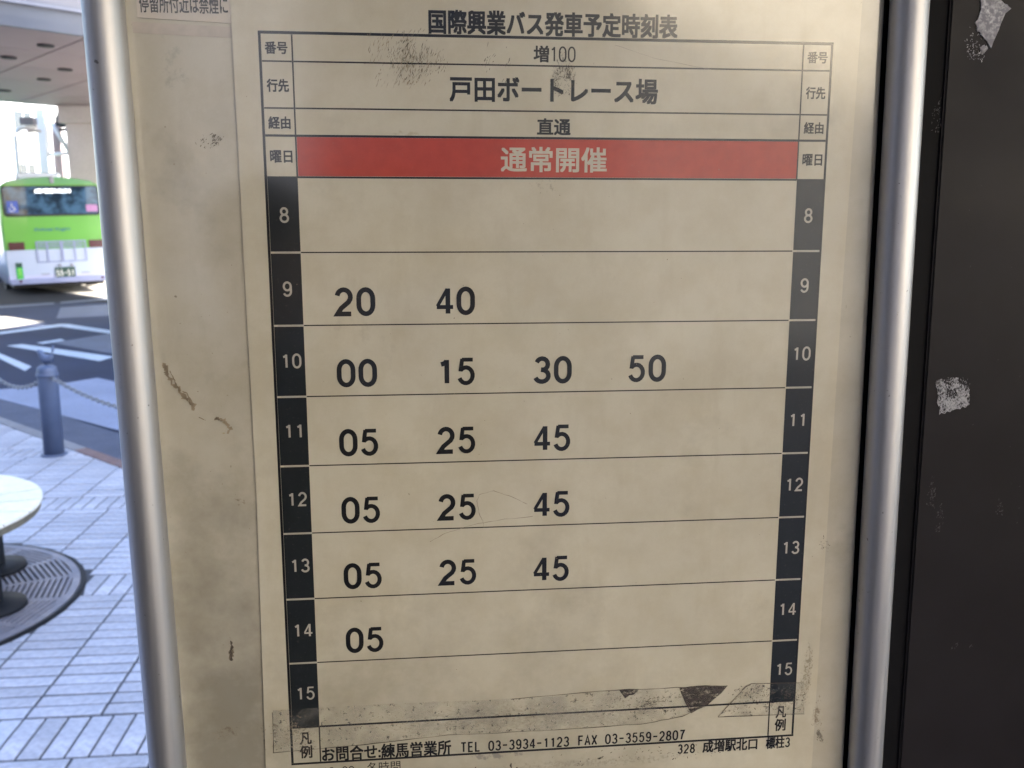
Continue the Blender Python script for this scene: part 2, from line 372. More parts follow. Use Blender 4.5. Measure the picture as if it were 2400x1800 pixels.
M['paver_far'] = pbr('paver_clay_far', (.325, .345, .415), .75, var=.16, vs=2.2, fine=.18, fs=45)
tag(obj('paver_field', me, M['paver_far'], pv), kind='stuff')

# ------------------------------------------------------------------ elevated walkway (bridge deck over the road)
DS, DN = Vector((.7200, .6940)), Vector((-.6940, .7200))
def dk(s, n): p = DS*s + DN*n; return (p.x, p.y)
N0, N1, S0, S1, ZB = 19.74, 31.6, -34, 15.3, 5.5
walk = thing('elevated_walkway', 'grey elevated walkway with panelled soffit crossing above the bus', 'footbridge')
MB().prism([dk(S0, N0+.05), dk(S1, N0+.05), dk(S1, N1-.05), dk(S0, N1-.05)], ZB+.06, ZB+.5).build('deck_slab', M['concrete'], walk)
MB().prism([dk(S0, N0-.08), dk(S1, N0-.08), dk(S1, N0+.045), dk(S0, N0+.045)], ZB-.02, ZB+.52).build('fascia', M['fascia'], walk)
MB().prism([dk(S0, N1-.045), dk(S1, N1-.045), dk(S1, N1+.08), dk(S0, N1+.08)], ZB-.02, ZB+.52).build('fascia', M['fascia'], walk)
MB().prism([dk(S0, N0-.16), dk(S1, N0-.16), dk(S1, N0-.09), dk(S0, N0-.09)], ZB+.40, ZB+.45).build('cable_rail', M['steel_grey'], walk)
smesh = None
ns = 5; sw = (N1-N0-.2)/ns
for i in range(ns):
    for j in range(12):
        s0 = -8.8+j*2.0; n0 = N0+.1+i*sw
        if smesh is None:
            smesh = MB().prism([(.02, .02), (1.98, .02), (1.98, sw-.02), (.02, sw-.02)], 0, .05).mesh('soffit_panel'); smesh.materials.append(M['soffit'])
        x, y = dk(s0, n0); obj('soffit_panel', smesh, None, walk, (x, y, ZB), math.atan2(DS.y, DS.x))
for x, y in [(-9.857, 20.112), (-11.394, 21.491), (-12.189, 24.625), (-14.313, 26.618), (-10.9, 23.1), (-13.3, 23.4), (-15.6, 24.9)]:
    t = MB().tube([(x, y, ZB-.03), (x, y, ZB+.0)], .17, 20).build('downlight', M['dark'], walk)
    MB().tube([(x, y, ZB-.036), (x, y, ZB-.031)], .12, 20).build('lamp_glass', M['rubber'], t)
MB().prism([dk(12.95, 16.9), dk(S1, 16.9), dk(S1, N0-.18), dk(12.95, N0-.18)], ZB, ZB+.45).build('shadow_slab', M['concrete'], walk)  # hidden slab added to bound the sunlit triangle on the road
MB().prism([dk(S0, N0+.3), dk(S1, N0+.3), dk(S1, N0+.34), dk(S0, N0+.34)], ZB+1.45, ZB+1.5).build('handrail', M['steel_white'], walk)
MB().prism([dk(S0, N0+.31), dk(S1, N0+.31), dk(S1, N0+.33), dk(S0, N0+.33)], ZB+.5, ZB+1.44).build('parapet_panel', M['fascia'], walk)
# column, beams and pipework behind the bus
col = thing('walkway_column', 'thick pale concrete column with a capping band behind the bus', 'column', (-13.5, 30.6, 0))
MB().box(-.80, 1.0, -.6, .6, -.08, 4.96, .02).build('shaft', M['concrete'], col)
MB().box(-.95, 1.15, -.75, .75, 4.962, 5.49, .02).build('capital', M['concrete'], col)
MB().box(-1.25, -.96, -.3, .1, 4.9, 5.2).build('bearing_bracket', M['dark'], col)
brace = thing('steel_stair_frame', 'white painted steel post, rail and diagonal brace left of the column', 'steel frame', (-15.3, 30.5, 0))
MB().box(-.13, .15, -.1, .1, -.08, 5.46, .01).build('post', M['steel_white'], brace)
MB().tube([(.20, 0, 5.25), (.84, 0, 4.10)], .07, 12).build('diagonal_brace', M['steel_white'], brace)
MB().tube([(.16, 0, 4.02), (.98, 0, 4.08)], .055, 12).build('rail', M['steel_white'], brace)
for x in (.30, .52, .62, .80): MB().tube([(x, .05, .0), (x, .05, 3.95)], .028, 8).build('baluster', M['steel_grey' if x in (.30, .62) else 'concrete'], brace)
MB().box(.155, .42, .3, .5, 3.2, 5.1).build('infill_panel', M['soffit'], brace)
MB().box(.36, 1.0, .3, .55, 5.02, 5.35).build('cross_beam', M['dark'], brace)
MB().box(.45, 1.1, .2, .4, 4.80, 4.88).build('cable_tray', M['dark'], brace)
lamp = thing('street_lamp', 'white arched pipe lamp post with grey head above the bus', 'street lamp', (-15.4, 29, 0))
MB().tube([(0, 0, -.08), (0, 0, 4.45), (.06, 0, 4.62), (.2, 0, 4.70), (.70, 0, 4.74)], .065, 12).build('post', M['steel_white'], lamp)
MB().box(.22, .68, -.12, .12, 4.80, 5.03, .03).build('lamp_head', M['steel_grey'], lamp)
MB().box(.40, .80, -.08, .08, 4.58, 4.66, .02).build('bracket', M['concrete'], lamp)

def facade(name, label, cat, P0, P1, depth, h, m, cols, rows, ww=1.6, wh=1.7, z0=1.2, fh=3.4):
    """block whose front runs from P0 to P1 (plan), depth away to the left of that direction"""
    a = math.atan2(P1[1]-P0[1], P1[0]-P0[0]); L = math.hypot(P1[0]-P0[0], P1[1]-P0[1])
    t = thing(name, label, cat, (P0[0], P0[1], 0), a)
    MB().box(0, L, 0, depth, -.08, h).build('wall', M[m], t)
    MB().box(-.15, L+.15, -.15, depth+.15, h+.002, h+.35).build('parapet', M['concrete'], t)
    wm = MB().box(0, ww, -.03, .0, 0, wh).mesh('window'); wm.materials.append(M['glass_dark'])
    fm = MB(); fm.box(-.06, ww+.06, -.06, -.002, -.08, -.002).box(-.06, ww+.06, -.06, -.002, wh+.002, wh+.08).box(ww/2-.03, ww/2+.03, -.055, -.032, 0, wh)
    fm = fm.mesh('frame'); fm.materials.append(M['steel_white'])
    for i in range(cols):
        for j in range(rows):
            x = (i+.5)*L/cols-ww/2; z = z0+j*fh
            o = obj('window', wm, None, t, (x, -.002, z)); obj('frame', fm, None, o)
    return t
# block added ahead, hidden by the sign, sized to shade the plaza
st = thing('shading_block', 'tall block added unseen behind the timetable sign to shade the plaza', 'building')
MB().prism([(-5.0, 13.6), (62, 13.6), (62, 18.2), (-6.1, 18.25)], -.08, 31.9).build('wall', M['white_wall'], st)
swm = MB().box(0, 2.2, -.03, 0, 0, 1.7).mesh('window'); swm.materials.append(M['glass_dark'])
for i in range(9):
    for j in range(5): obj('window', swm, None, st, (-3.6+i*3.5, 13.597, 2+j*4.0))
facade('dark_reflection_block', 'added dark grey block behind the bus stop, out of view', 'building', (3.5, -13.5), (-26, -13.5), 8, 14, 'grey_wall', 5, 3)  # unseen block added as a dark reflection for the sign and posts
# two unseen blocks added to steer reflections, then the white block behind the bus
facade('warm_reflector_block', 'added cream tiled block behind the camera, out of view, reflected in the sign', 'building', (40, -18), (3.6, -10.0), 8, 17, 'tile_wall', 7, 4, ww=.9, wh=1.0, z0=6.2)  # added and placed so its sunlit face glows in the sign's top right
facade('dark_side_block', 'added dark grey tiled block at the left rear, out of view', 'building', (-9, -12), (-9, 3), 8, 20, 'grey_wall', 6, 5)  # unseen block added to darken the left side of the posts
facade('white_office_block', 'white sunlit office block in the distance under the walkway', 'building', (-42, 44), (-26, 76), 14, 16, 'white_wall', 6, 4, ww=1.2, wh=1.2)

# ------------------------------------------------------------------ bus
BY = R(32)
bus = thing('city_bus', 'green and white city bus seen from behind beneath the walkway', 'bus', (-12.02, 24.3, -.03), BY)
bus.rotation_euler = (0, -.028, BY)
def bus_profile(y, wsc=1, zs=0):
    h = 2.98; hw = 1.25*wsc; pts = []
    prof = [(-1, .30), (-1.0, .9), (-1.0, 1.9), (-.975, 2.6), (-.93, 2.82), (-.80, 2.93), (-.4, 3.01), (0, 3.04), (.4, 3.01), (.80, 2.93), (.93, 2.82), (.975, 2.6), (1.0, 1.9), (1.0, .9), (1, .30)]
    return [(px*hw, y, pz+zs*(pz-1.6)) for px, pz in prof]
def loft(rings, name, m, parent, cap=True):
    bm = bmesh.new(); V = [[bm.verts.new(p) for p in r] for r in rings]
    for A, B in zip(V, V[1:]):
        for k in range(len(A)-1): bm.faces.new((A[k], A[k+1], B[k+1], B[k])).smooth = True
        bm.faces.new((A[-1], A[0], B[0], B[-1]))
    if cap: bm.faces.new(V[0]); bm.faces.new(V[-1][::-1])
    bmesh.ops.recalc_face_normals(bm, faces=bm.faces)
    me = bpy.data.meshes.new(name); bm.to_mesh(me); bm.free(); return obj(name, me, m, parent)
g = G('bus_two_tone'); tc = g.n('ShaderNodeTexCoord'); sx = g.n('ShaderNodeSeparateXYZ'); g.l(tc.outputs['Object'], sx.inputs[0])
nz = g.noise(tc.outputs['Object'], 1.5)
gre = g.mix(nz, (.080, .290, .024), (.095, .33, .034)); whi = g.mix(nz, (.33, .39, .54), (.39, .45, .60)); rf = (.08, .26, .09)
cc = g.mix(g.math('GREATER_THAN', sx.outputs[2], 1.165), whi, gre); cc = g.mix(g.math('GREATER_THAN', sx.outputs[2], 2.84), cc, rf)
cc = g.mix(g.math('LESS_THAN', sx.outputs[2], .50), cc, (.40, .42, .62))
g.l(cc, g.p.inputs['Base Color']); g.p.inputs['Roughness'].default_value = .3; g.p.inputs['Coat Weight'].default_value = .3; M['bus_body'] = g.m
loft([bus_profile(0, .955, -.02), bus_profile(.05, .985, -.006), bus_profile(.16), bus_profile(10.2), bus_profile(10.4, .97)], 'body', M['bus_body'], bus)
# rear window with rounded corners
def rrect(x0, x1, z0, z1, r, y, n=5):
    pts = []
    for cx, cz, a0 in ((x1-r, z1-r, 0), (x0+r, z1-r, 90), (x0+r, z0+r, 180), (x1-r, z0+r, 270)):
        for k in range(n+1):
            a = R(a0+90*k/n); pts.append((cx+r*math.cos(a), y, cz+r*math.sin(a)))
    return pts
def plate(x0, x1, z0, z1, r, y0, y1, name, m, parent):
    bm = bmesh.new(); A = [bm.verts.new(p) for p in rrect(x0, x1, z0, z1, r, y0)]; B = [bm.verts.new(p) for p in rrect(x0, x1, z0, z1, r, y1)]
    bm.faces.new(A); bm.faces.new(B[::-1])
    for k in range(len(A)): bm.faces.new((A[k], B[k], B[(k+1) % len(A)], A[(k+1) % len(A)]))
    bmesh.ops.recalc_face_normals(bm, faces=bm.faces)
    me = bpy.data.meshes.new(name); bm.to_mesh(me); bm.free(); return obj(name, me, m, parent)
rw = plate(-1.15, 1.15, 2.02, 2.80, .10, -.02, .03, 'rear_window', M['rubber'], bus)
g = G('bus_rear_glass'); vec = g.coord(); nz = g.noise(vec, 2.6, 4); zz = g.n('ShaderNodeSeparateXYZ'); g.l(vec, zz.inputs[0])
g.l(g.mix(g.rng(nz, .42, .6), (.008, .018, .034), (.05, .11, .19)), g.p.inputs['Base Color'])
g.p.inputs['Roughness'].default_value = .04; g.p.inputs['Specular IOR Level'].default_value = .3
M['bus_glass'] = g.m
plate(-1.11, 1.11, 2.07, 2.77, .08, -.026, -.021, 'glass', M['bus_glass'], rw)
plate(-.42, .50, 2.60, 2.73, .02, -.034, -.028, 'destination_display', M['rubber'], rw)

FONT_CACHE = {}
def text_mesh(name, s, x0, x1, z0, z1, y, bold=0.0, shear=0, m=None, parent=None, sep=None):
    """lettering fitted to a box in the parent's x/z plane, facing -y"""
    key = (s, bold, shear)
    cu = bpy.data.curves.new(name, 'FONT'); cu.body = s; cu.shear = shear; cu.resolution_u = 4
    to = bpy.data.objects.new(name, cu); C.objects.link(to)
    dg = bpy.context.evaluated_depsgraph_get(); me = bpy.data.meshes.new_from_object(to.evaluated_get(dg))
    bpy.data.objects.remove(to); bpy.data.curves.remove(cu)
    xs = [v.co.x for v in me.vertices]; ys = [v.co.y for v in me.vertices]
    ax, bx, ay, by = min(xs), max(xs), min(ys), max(ys)
    for v in me.vertices:
        v.co = ((v.co.x-ax)/(bx-ax)*(x1-x0)+x0, y, (v.co.y-ay)/(by-ay)*(z1-z0)+z0)
    me.name = name; me.materials.clear()
    if bold:                                          # heavier weight: the same outline printed again a hair aside
        d = bold*(z1-z0)/max(1, s.count(chr(10))*1.3+1); bm = bmesh.new()
        for k, (a, b) in enumerate(((-d, -d), (d, -d), (-d, d), (d, d), (0, 0))):
            n0 = len(bm.verts); bm.from_mesh(me); bm.verts.ensure_lookup_table()
            for v in bm.verts[n0:]: v.co.x += a; v.co.z += b; v.co.y -= k*.000004
        bm.to_mesh(me); bm.free()
    me.materials.append(m)
    o = obj(name, me, None, parent); return o

# hand-drawn gothic numerals and capitals: strokes on a 1 x 1.6 cell
def arcp(cx, cy, rx, ry, a0, a1, n=9): return [(cx+rx*math.cos(R(a0+(a1-a0)*k/n)), cy+ry*math.sin(R(a0+(a1-a0)*k/n))) for k in range(n+1)]
def glyph(ch):
    if ch == '0': return [(arcp(.5, 1.02, .5, .58, 0, 180, 12)+arcp(.5, .58, .5, .58, 180, 360, 12), True)]
    if ch == '1': return [([(.62, 0), (.62, 1.6)], False), ([(.20, 1.30), (.45, 1.36), (.60, 1.52)], False)]
    if ch == '2': return [(arcp(.5, 1.13, .47, .47, 170, -20, 12)+[(.82, .78), (.30, .38), (.03, .0), (1.0, .0)], False)]
    if ch == '3': return [(arcp(.5, 1.20, .43, .40, 160, -70, 10)+[(.42, .83)], False), ([(.42, .83)]+arcp(.48, .41, .50, .41, 72, -162, 12), False)]
    if ch == '4': return [([(.76, -.04), (.76, 1.64)], False), ([(.72, 1.60), (.0, .46)], False, .72), ([(-.05, .40), (1.14, .40)], False, .85)]
    if ch == '5': return [([(.98, 1.6), (.17, 1.6)], False, .85), ([(.20, 1.66), (.07, .80)], False, .85), (arcp(.46, .53, .50, .54, 140, -160, 16), False, .92)]
    if ch == '6': return [(arcp(.5, 1.1, .48, .5, 20, 180, 8)+arcp(.5, .5, .48, .5, 180, 360, 12)+arcp(.5, .5, .48, .42, 0, 165, 8), False)]
    if ch == '7': return [([(.02, 1.6), (.98, 1.6), (.55, .85), (.36, 0)], False)]
    if ch == '8': return [(arcp(.5, 1.22, .40, .38, -90, 270, 16), True), (arcp(.5, .42, .48, .42, -90, 270, 16), True)]
    if ch == '9': return [(arcp(.5, 1.12, .46, .48, 0, 360, 16), True), ([(.96, 1.1)]+arcp(.48, .50, .48, .50, 0, -155, 10), False)]
    if ch == 'T': return [([(.5, 0), (.5, 1.6)], False), ([(-.05, 1.6), (1.05, 1.6)], False)]
    if ch == 'E': return [([(1, 1.6), (.1, 1.6), (.1, 0), (1, 0)], False), ([(.1, .84), (.9, .84)], False)]
    if ch == 'L': return [([(.1, 1.65), (.1, 0), (1, 0)], False)]
    if ch == 'F': return [([(1, 1.6), (.1, 1.6), (.1, -.05)], False), ([(.1, .84), (.9, .84)], False)]
    if ch == 'A': return [([(-.05, -.05), (.5, 1.6), (1.05, -.05)], False), ([(.2, .5), (.8, .5)], False)]
    if ch == 'X': return [([(-.02, -.05), (1.02, 1.65)], False), ([(1.02, -.05), (-.02, 1.65)], False)]
    if ch == '-': return [([(.0, .8), (1.0, .8)], False)]
    if ch == '.': return [([(.1, .05), (.3, .05)], False)]
    if ch == '~': return [([(-.1, .7), (.2, .9), (.7, .65), (1.1, .85)], False)]
    return []
def strokes(name, s, u0, v0, cw, gw_, h, wt, m, parent, y):
    """s set in cells of width cw, glyph body gw_ wide and h high, stroke weight wt"""
    bm = bmesh.new(); ky = 0
    for i, ch in enumerate(s):
        for pts, closed, *wf in glyph(ch):
            P = [Vector((u0+i*cw+wt/2+p[0]*(gw_-wt), v0+wt/2+p[1]/1.6*(h-wt))) for p in pts]
            Q = [P[0]]
            for p in P[1:]:
                if (p-Q[-1]).length > 1e-6: Q.append(p)
            if closed and (Q[0]-Q[-1]).length < 1e-6: Q.pop()
            P = Q; n = len(P); V = []; yy = y-ky*.000006; ky += 1
            for k in range(n):
                a = P[k-1] if (k or closed) else None; b = P[(k+1) % n] if (k < n-1 or closed) else None
                d1 = (P[k]-a).normalized() if a is not None else None; d2 = (b-P[k]).normalized() if b is not None else None
                if d1 is None: d1 = d2
                if d2 is None: d2 = d1
                n1 = Vector((-d1.y, d1.x)); n2 = Vector((-d2.y, d2.x)); wk = wt*(wf[0] if wf else 1); mm = (n1+n2); mm = mm.normalized() if mm.length > .1 else n1
                k_ = wk/2/max(.45, mm.dot(n1)); V.append([bm.verts.new((P[k].x+sg*mm.x*k_, yy, P[k].y+sg*mm.y*k_)) for sg in (1, -1)])
            for k in range(n if closed else n-1):
                A, B = V[k], V[(k+1) % n]; bm.faces.new((A[0], A[1], B[1], B[0]))
    me = bpy.data.meshes.new(name); bm.to_mesh(me); bm.free(); me.materials.append(m); return obj(name, me, None, parent)
text_mesh('lettering', '成増駅北口', -.38, .46, 2.615, 2.715, -.037, .02, 0, M['led'], rw)
plate(-1.06, -.80, 2.12, 2.42, .02, -.034, -.028, 'wheelchair_sticker', M['sticker_blue'], rw)
plate(.80, 1.08, 2.12, 2.30, .02, -.034, -.028, 'notice_sticker', M['sticker_pink'], rw)
ss = MB(); ss.tube([(-.95, -.036, 2.36), (-.95, -.036, 2.28), (-.90, -.036, 2.25), (-.87, -.036, 2.18)], .012, 6).tube([(-.95+.06*math.cos(a*.5), -.036, 2.22+.06*math.sin(a*.5)) for a in range(5, 14)], .009, 6)
ss.build('wheelchair_symbol', M['white_print'], rw)
text_mesh('lettering', 'Kokusai Kogyo', -.50, .36, 1.62, 1.72, -.012, .012, .35, M['bus_blue'], bus)
for x0, x1 in ((-1.13, -.76), (.78, 1.15)):
    tl = plate(x0, x1, 1.17, 1.37, .02, -.035, .02, 'tail_lamp', M['bus_red'], bus)
    for k in range(3): plate(x0+.03+k*.11, x0+.13+k*.11, 1.19, 1.35, .01, -.042, -.036, 'lens', M['bus_red'], tl)
eg = MB()
eg.box(-.50, .70, -.022, 0, 1.34, 1.375).box(-.50, .70, -.022, 0, .82, .85)
for x in (-.50, -.26, .07, .10, .40, .665): eg.box(x, x+.035, -.021, 0, .852, 1.338)
eg.build('engine_hatch_frame', M['bus_lilac'], bus)
for k in range(7): MB().box(-.45, .63, -.014, 0, 1.19+k*.02, 1.20+k*.02).build('vent_slat', M['bus_lilac'], bus)
plt_ = plate(-.11, .37, .42, .68, .01, -.03, 0, 'number_plate', M['plate_green'], bus)
strokes('lettering', '55-51', -.085, .45, .088, .07, .16, .018, M['white_print'], plt_, -.033)
for x in (-.02, .26): MB().box(x, x+.08, -.05, 0, .70, .76, .01).build('plate_lamp', M['steel_grey'], bus)
lb = plate(-1.02, -.87, .40, .84, .01, -.02, 0, 'step_label', M['label_green'], bus)
plate(-1.02, -.87, .72, .84, .01, -.024, -.021, 'label_head', M['plate_green'], lb)
text_mesh('lettering', '乗\n降\n口', -.99, -.90, .42, .70, -.0235, .02, 0, M['bus_green'], lb)
MB().box(-1.19, 1.19, -.05, .2, .27, .42, .03, 2).build('bumper', M['bus_lilac'], bus)
for x in (-.95, 1.02): MB().tube([(x, -.066, .36), (x, -.05, .36)], .035, 12).build('reflector', M['bus_red'], bus)
for x in (-.45, .52): MB().box(x, x+.2, -.012, 0, .50, .53).build('badge', M['steel_grey'], bus)
MB().box(-.72, .35, .8, 3.4, 2.99, 3.17, .06, 2).build('air_conditioner', M['bus_white'], bus)
MB().box(.0, .10, -.03, .1, 2.86, 3.05, .02).build('rear_camera', M['steel_grey'], bus)
for x in (-1.05, 1.05):
    for y in (2.6, 8.0):
        wt = MB().tube([(x-.14, y, .48), (x+.14, y, .48)], .48, 24).build('tyre', M['rubber'], bus)
        MB().tube([(x-.145, y, .48), (x+.145, y, .48)], .26, 16).build('rim', M['steel_grey'], wt)
MB().box(-1.1, 1.1, .4, 10.1, .16, .34).build('underbody', M['rubber'], bus)
for s in (-1, 1):
    for k in range(6): MB().box(min(s*1.245, s*1.256), max(s*1.245, s*1.256), .9+k*1.5, 2.25+k*1.5, 1.55, 2.45).build('side_window', M['bus_glass'], bus)

# ------------------------------------------------------------------ bollards, birds and chains along the kerb
def bollard(t, label):
    x, y = kp(t, 2.80)
    b = thing('bollard', label, 'bollard', (x, y, 0), math.atan2(KD.y, KD.x)+.5, 'steel bollards along the kerb')
    MB().tube([(0, 0, -.003), (0, 0, .012)], .095, 24).build('base_plate', M['bollard'], b)
    MB().tube([(0, 0, .013), (0, 0, .66), (0, 0, .685), (0, 0, .70), (0, 0, .706)], [.072, .072, .066, .045, .01], 28).build('post', M['bollard'], b)
    MB().tube([(0, 0, .612), (0, 0, .640)], .078, 28).build('chain_collar', M['bollard'], b)
    # small cast bird on the cap
    bd = MB(); bd.tube([(-.075, 0, .800), (-.062, 0, .803), (-.045, 0, .798), (-.030, 0, .770), (.0, 0, .748), (.035, 0, .748), (.055, 0, .775), (.066, 0, .815), (.074, 0, .855)],
        [.003, .017, .021, .024, .036, .032, .017, .012, .006], 12)
    bd.tube([(0, 0, .70), (0, 0, .735)], .012, 8).build('bird_ornament', M['bollard'], b)
    return b
Tb = -7.18
# parameter along kerb of the visible bollard
bvis = bollard(Tb+.02, 'slate blue bollard topped with a small bird, the whole one visible left of the sign')
bollard(Tb-1.40, 'slate blue bollard at the far left end of the short chain')
bollard(Tb+2.35, 'slate blue bollard behind the sign at the right end of the long chain')
def link_mesh():
    b = MB(); n = 14; pts = []
    for k in range(n+1):
        a = 2*math.pi*k/n; pts.append((.014*math.cos(a)+(0), .0, .030*math.sin(a)))
    b.tube(pts, .0052, 6, cap=False); me = b.mesh('chain_link'); me.materials.append(M['chain']); return me
lm = link_mesh()
def chain(t0, t1, z, sag, label, drop=0):
    x, y = kp(t0, 2.80); c = thing('chain', label, 'chain', (x, y, 0), 0, 'chains strung between bollards')
    L = t1-t0; n = max(8, int(L/.044)); prev = None
    P = lambda f: Vector((KD.x*L*f, KD.y*L*f, z-4*sag*f*(1-f)))
    f = .07/L; i = 0
    while f < 1-.07/L:
        d = (P(min(f+.01, 1))-P(f-.01 if f > .01 else 0)).normalized()
        o = obj('chain_link', lm, None, c, P(f)); q = d.to_track_quat('Z', 'Y')
        o.rotation_mode = 'QUATERNION'; o.rotation_quaternion = q @ Matrix.Rotation(R(90 if i % 2 else 10), 3, 'Z').to_quaternion()
        f += .044/L; i += 1
chain(Tb+.02, Tb+2.35, .625, .10, 'long galvanised chain drooping right from the bird bollard to behind the sign')
chain(Tb-1.40, Tb+.02, .625, .17, 'short galvanised chain drooping left from the bird bollard')

# ------------------------------------------------------------------ tree grate, ring bench and tree
gr = thing('tree_grate', 'round cast iron tree grate with slotted wedges set in the paving', 'tree grate', (GC.x, GC.y, 0), 0)
tag(MB().prism([(.845*math.cos(R(a)), .845*math.sin(R(a))) for a in range(0, 360, 5)], -.0044, -.0012).build('pit', M['soil'], gr))
def ring(r0, r1, z0, z1, n=96):
    bm = bmesh.new(); V = []
    for k in range(n):
        a = 2*math.pi*k/n; c, s = math.cos(a), math.sin(a)
        V.append([bm.verts.new((r0*c, r0*s, z0)), bm.verts.new((r1*c, r1*s, z0)), bm.verts.new((r1*c, r1*s, z1)), bm.verts.new((r0*c, r0*s, z1))])
    for k in range(n):
        A, B = V[k], V[(k+1) % n]
        for j in range(4): bm.faces.new((A[j], A[(j+1) % 4], B[(j+1) % 4], B[j]))
    bmesh.ops.recalc_face_normals(bm, faces=bm.faces)
    me = bpy.data.meshes.new('ring'); bm.to_mesh(me); bm.free(); return me
obj('outer_rim', ring(.822, .838, -.001, .008), M['black_iron'], gr)
obj('rim', ring(.782, .818, .000, .010), M['grate'], gr)
obj('inner_rim', ring(.25, .28, .000, .010), M['grate'], gr)
gm = MB(); half = R(11.25)
r = .285
for q in range(19):
    ra = r + q*.0262
    hw_ = (ra+.007)*math.tan(half)-.011
    gm.box(ra, ra+.0150, -hw_, hw_, 0, .009)
gm.prism([(.28/math.cos(half)*math.cos(half), -.28*math.tan(half)), (.785, -.785*math.tan(half)+.001), (.785, -.785*math.tan(half)+.016), (.28, -.28*math.tan(half)+.013)], 0, .0095)
gm.prism([(.28, .28*math.tan(half)), (.28, .28*math.tan(half)-.013), (.785, .785*math.tan(half)-.016), (.785, .785*math.tan(half)-.001)], 0, .0095)
gmm = gm.mesh('grate_panel'); gmm.materials.append(M['grate'])
for k in range(16): obj('grate_panel', gmm, None, gr, (0, 0, 0), R(16.9+22.5*k))
bench = thing('ring_bench', 'pale timber ring bench on black iron legs round the tree', 'bench', (-2.95, 3.96, 0), 0)
nsl = 23; step = 2*math.pi/nsl; bm_ = MB(); hs = step/2
def arc(r, a0, a1, n=5): return [(r*math.cos(a0+(a1-a0)*k/n), r*math.sin(a0+(a1-a0)*k/n)) for k in range(n+1)]
gp_ = .0045
bm_.prism(arc(.725, -hs+gp_/.725, hs-gp_/.725)+arc(.40, hs-gp_/.40, -hs+gp_/.40, 3), .438, .45)
slm = bm_.mesh('slat'); slm.materials.append(M['wood'])
for k in range(nsl): obj('slat', slm, None, bench, (0, 0, random.uniform(-.001, .001)), R(5+15.652*k+7.8)+random.uniform(-.002, .002))
obj('rim', ring(.405, .716, .402, .437), M['wood_edge'], bench)
for k in range(6):
    a = R(58+60*k); rr_ = .545; cx, cy = rr_*math.cos(a), rr_*math.sin(a)
    lg = MB().box(cx-.042, cx+.042, cy-.042, cy+.042, .03, .394, .006).build('leg', M['black_iron'], bench)
    MB().tube([(cx, cy, .012), (cx, cy, .030), (cx, cy, .036)], [.155, .15, .06], 24).build('foot_plate', M['black_iron'], lg)
tree = thing('street_tree', 'bare slender street tree standing inside the ring bench', 'tree', (GC.x-.02, GC.y, 0))
MB().tube([(0, 0, -.05), (.01, 0, .6), (-.02, .02, 1.6), (0, 0, 2.8), (.03, -.02, 4.2), (0, 0, 5.6)], [.10, .075, .065, .055, .035, .01], 14).build('trunk', M['bark'], tree)
for k in range(9):
    a = k*2.4; z = 2.9+k*.28; ln = .9-.04*k
    MB().tube([(0, 0, z), (ln*.15*math.cos(a), ln*.15*math.sin(a), z+.35), (ln*.35*math.cos(a), ln*.35*math.sin(a), z+.9)], [.022, .015, .004], 6).build('branch', M['bark'], tree)

# ------------------------------------------------------------------ bus stop sign with timetable
YAW = .1015
sign = thing('bus_stop_sign', 'silver framed bus stop sign holding a stained yellowed Japanese timetable', 'sign', (-.1439, .5426, 0), YAW)
Z = lambda v: INKZ+v
def slab(name, pts, y0, y1, m, parent):   # pts (u,v) outline
    bm = bmesh.new(); A = [bm.verts.new((u, y0, Z(v))) for u, v in pts]; B = [bm.verts.new((u, y1, Z(v))) for u, v in pts]
    bm.faces.new(A); bm.faces.new(B[::-1])
    for k in range(len(A)): bm.faces.new((A[k], B[k], B[(k+1) % len(A)], A[(k+1) % len(A)]))
    bmesh.ops.recalc_face_normals(bm, faces=bm.faces)
    me = bpy.data.meshes.new(name); bm.to_mesh(me); bm.free(); return obj(name, me, m, parent)
def line_u(u0, v, k): return u0 + k*(v-0)    # frame leans slightly against the print
KL, KR = -.0121, -.0141
def lx(u, v): return u + KL*v
def rx(u, v): return u + KR*v
VT, VB = .42, -.95
slab('backing_panel', [(lx(-.079, VT), VT), (rx(.3703, VT), VT), (rx(.3703, VB), VB), (lx(-.079, VB), VB)], .0012, .010, M['panel'], sign)
slab('rear_cover', [(lx(-.079, VT), VT), (rx(.387, VT), VT), (rx(.387, VB), VB), (lx(-.079, VB), VB)], .0115, .040, M['board_edge'], sign)
pe = bmesh.new(); prof = [(.3703, .0012), (.3720, .0014), (.3738, .0026), (.3752, .0050), (.3760, .0085), (.3762, .0110)]
rows_ = [[pe.verts.new((rx(u, v), y, Z(v))) for u, y in prof] for v in (VT, VB)]
for k in range(len(prof)-1): pe.faces.new((rows_[0][k], rows_[0][k+1], rows_[1][k+1], rows_[1][k])).smooth = True
bmesh.ops.recalc_face_normals(pe, faces=pe.faces); me = bpy.data.meshes.new('rolled_edge'); pe.to_mesh(me); pe.free(); obj('rolled_edge', me, M['panel'], sign)
slab('edge_gasket', [(rx(.3764, VT), VT), (rx(.3830, VT), VT), (rx(.3830, VB), VB), (rx(.3764, VB), VB)], .005, .011, M['board_edge'], sign)
PR = .01125
for nm, u0, kk in (('frame_post', -.0817, KL), ('frame_post', .3860, KR)):
    zt, zb = 2.42, 0
    pts = [(u0+kk*(z-INKZ), -.005, z) for z in (zb, .8, 1.2, 1.6, 2.0, zt)]
    p = MB().tube(pts, PR, 48).build(nm, M['aluminium'], sign)
    MB().tube([(pts[-1][0], -.005, zt), (pts[-1][0], -.005, zt+.006)], [PR+.001, PR-.002], 32).build('end_cap', M['rubber'], p)
MB().box(-.075, .37, -.010, .012, Z(VT)+.002, Z(VT)+.03, .004).build('top_rail', M['aluminium'], sign)
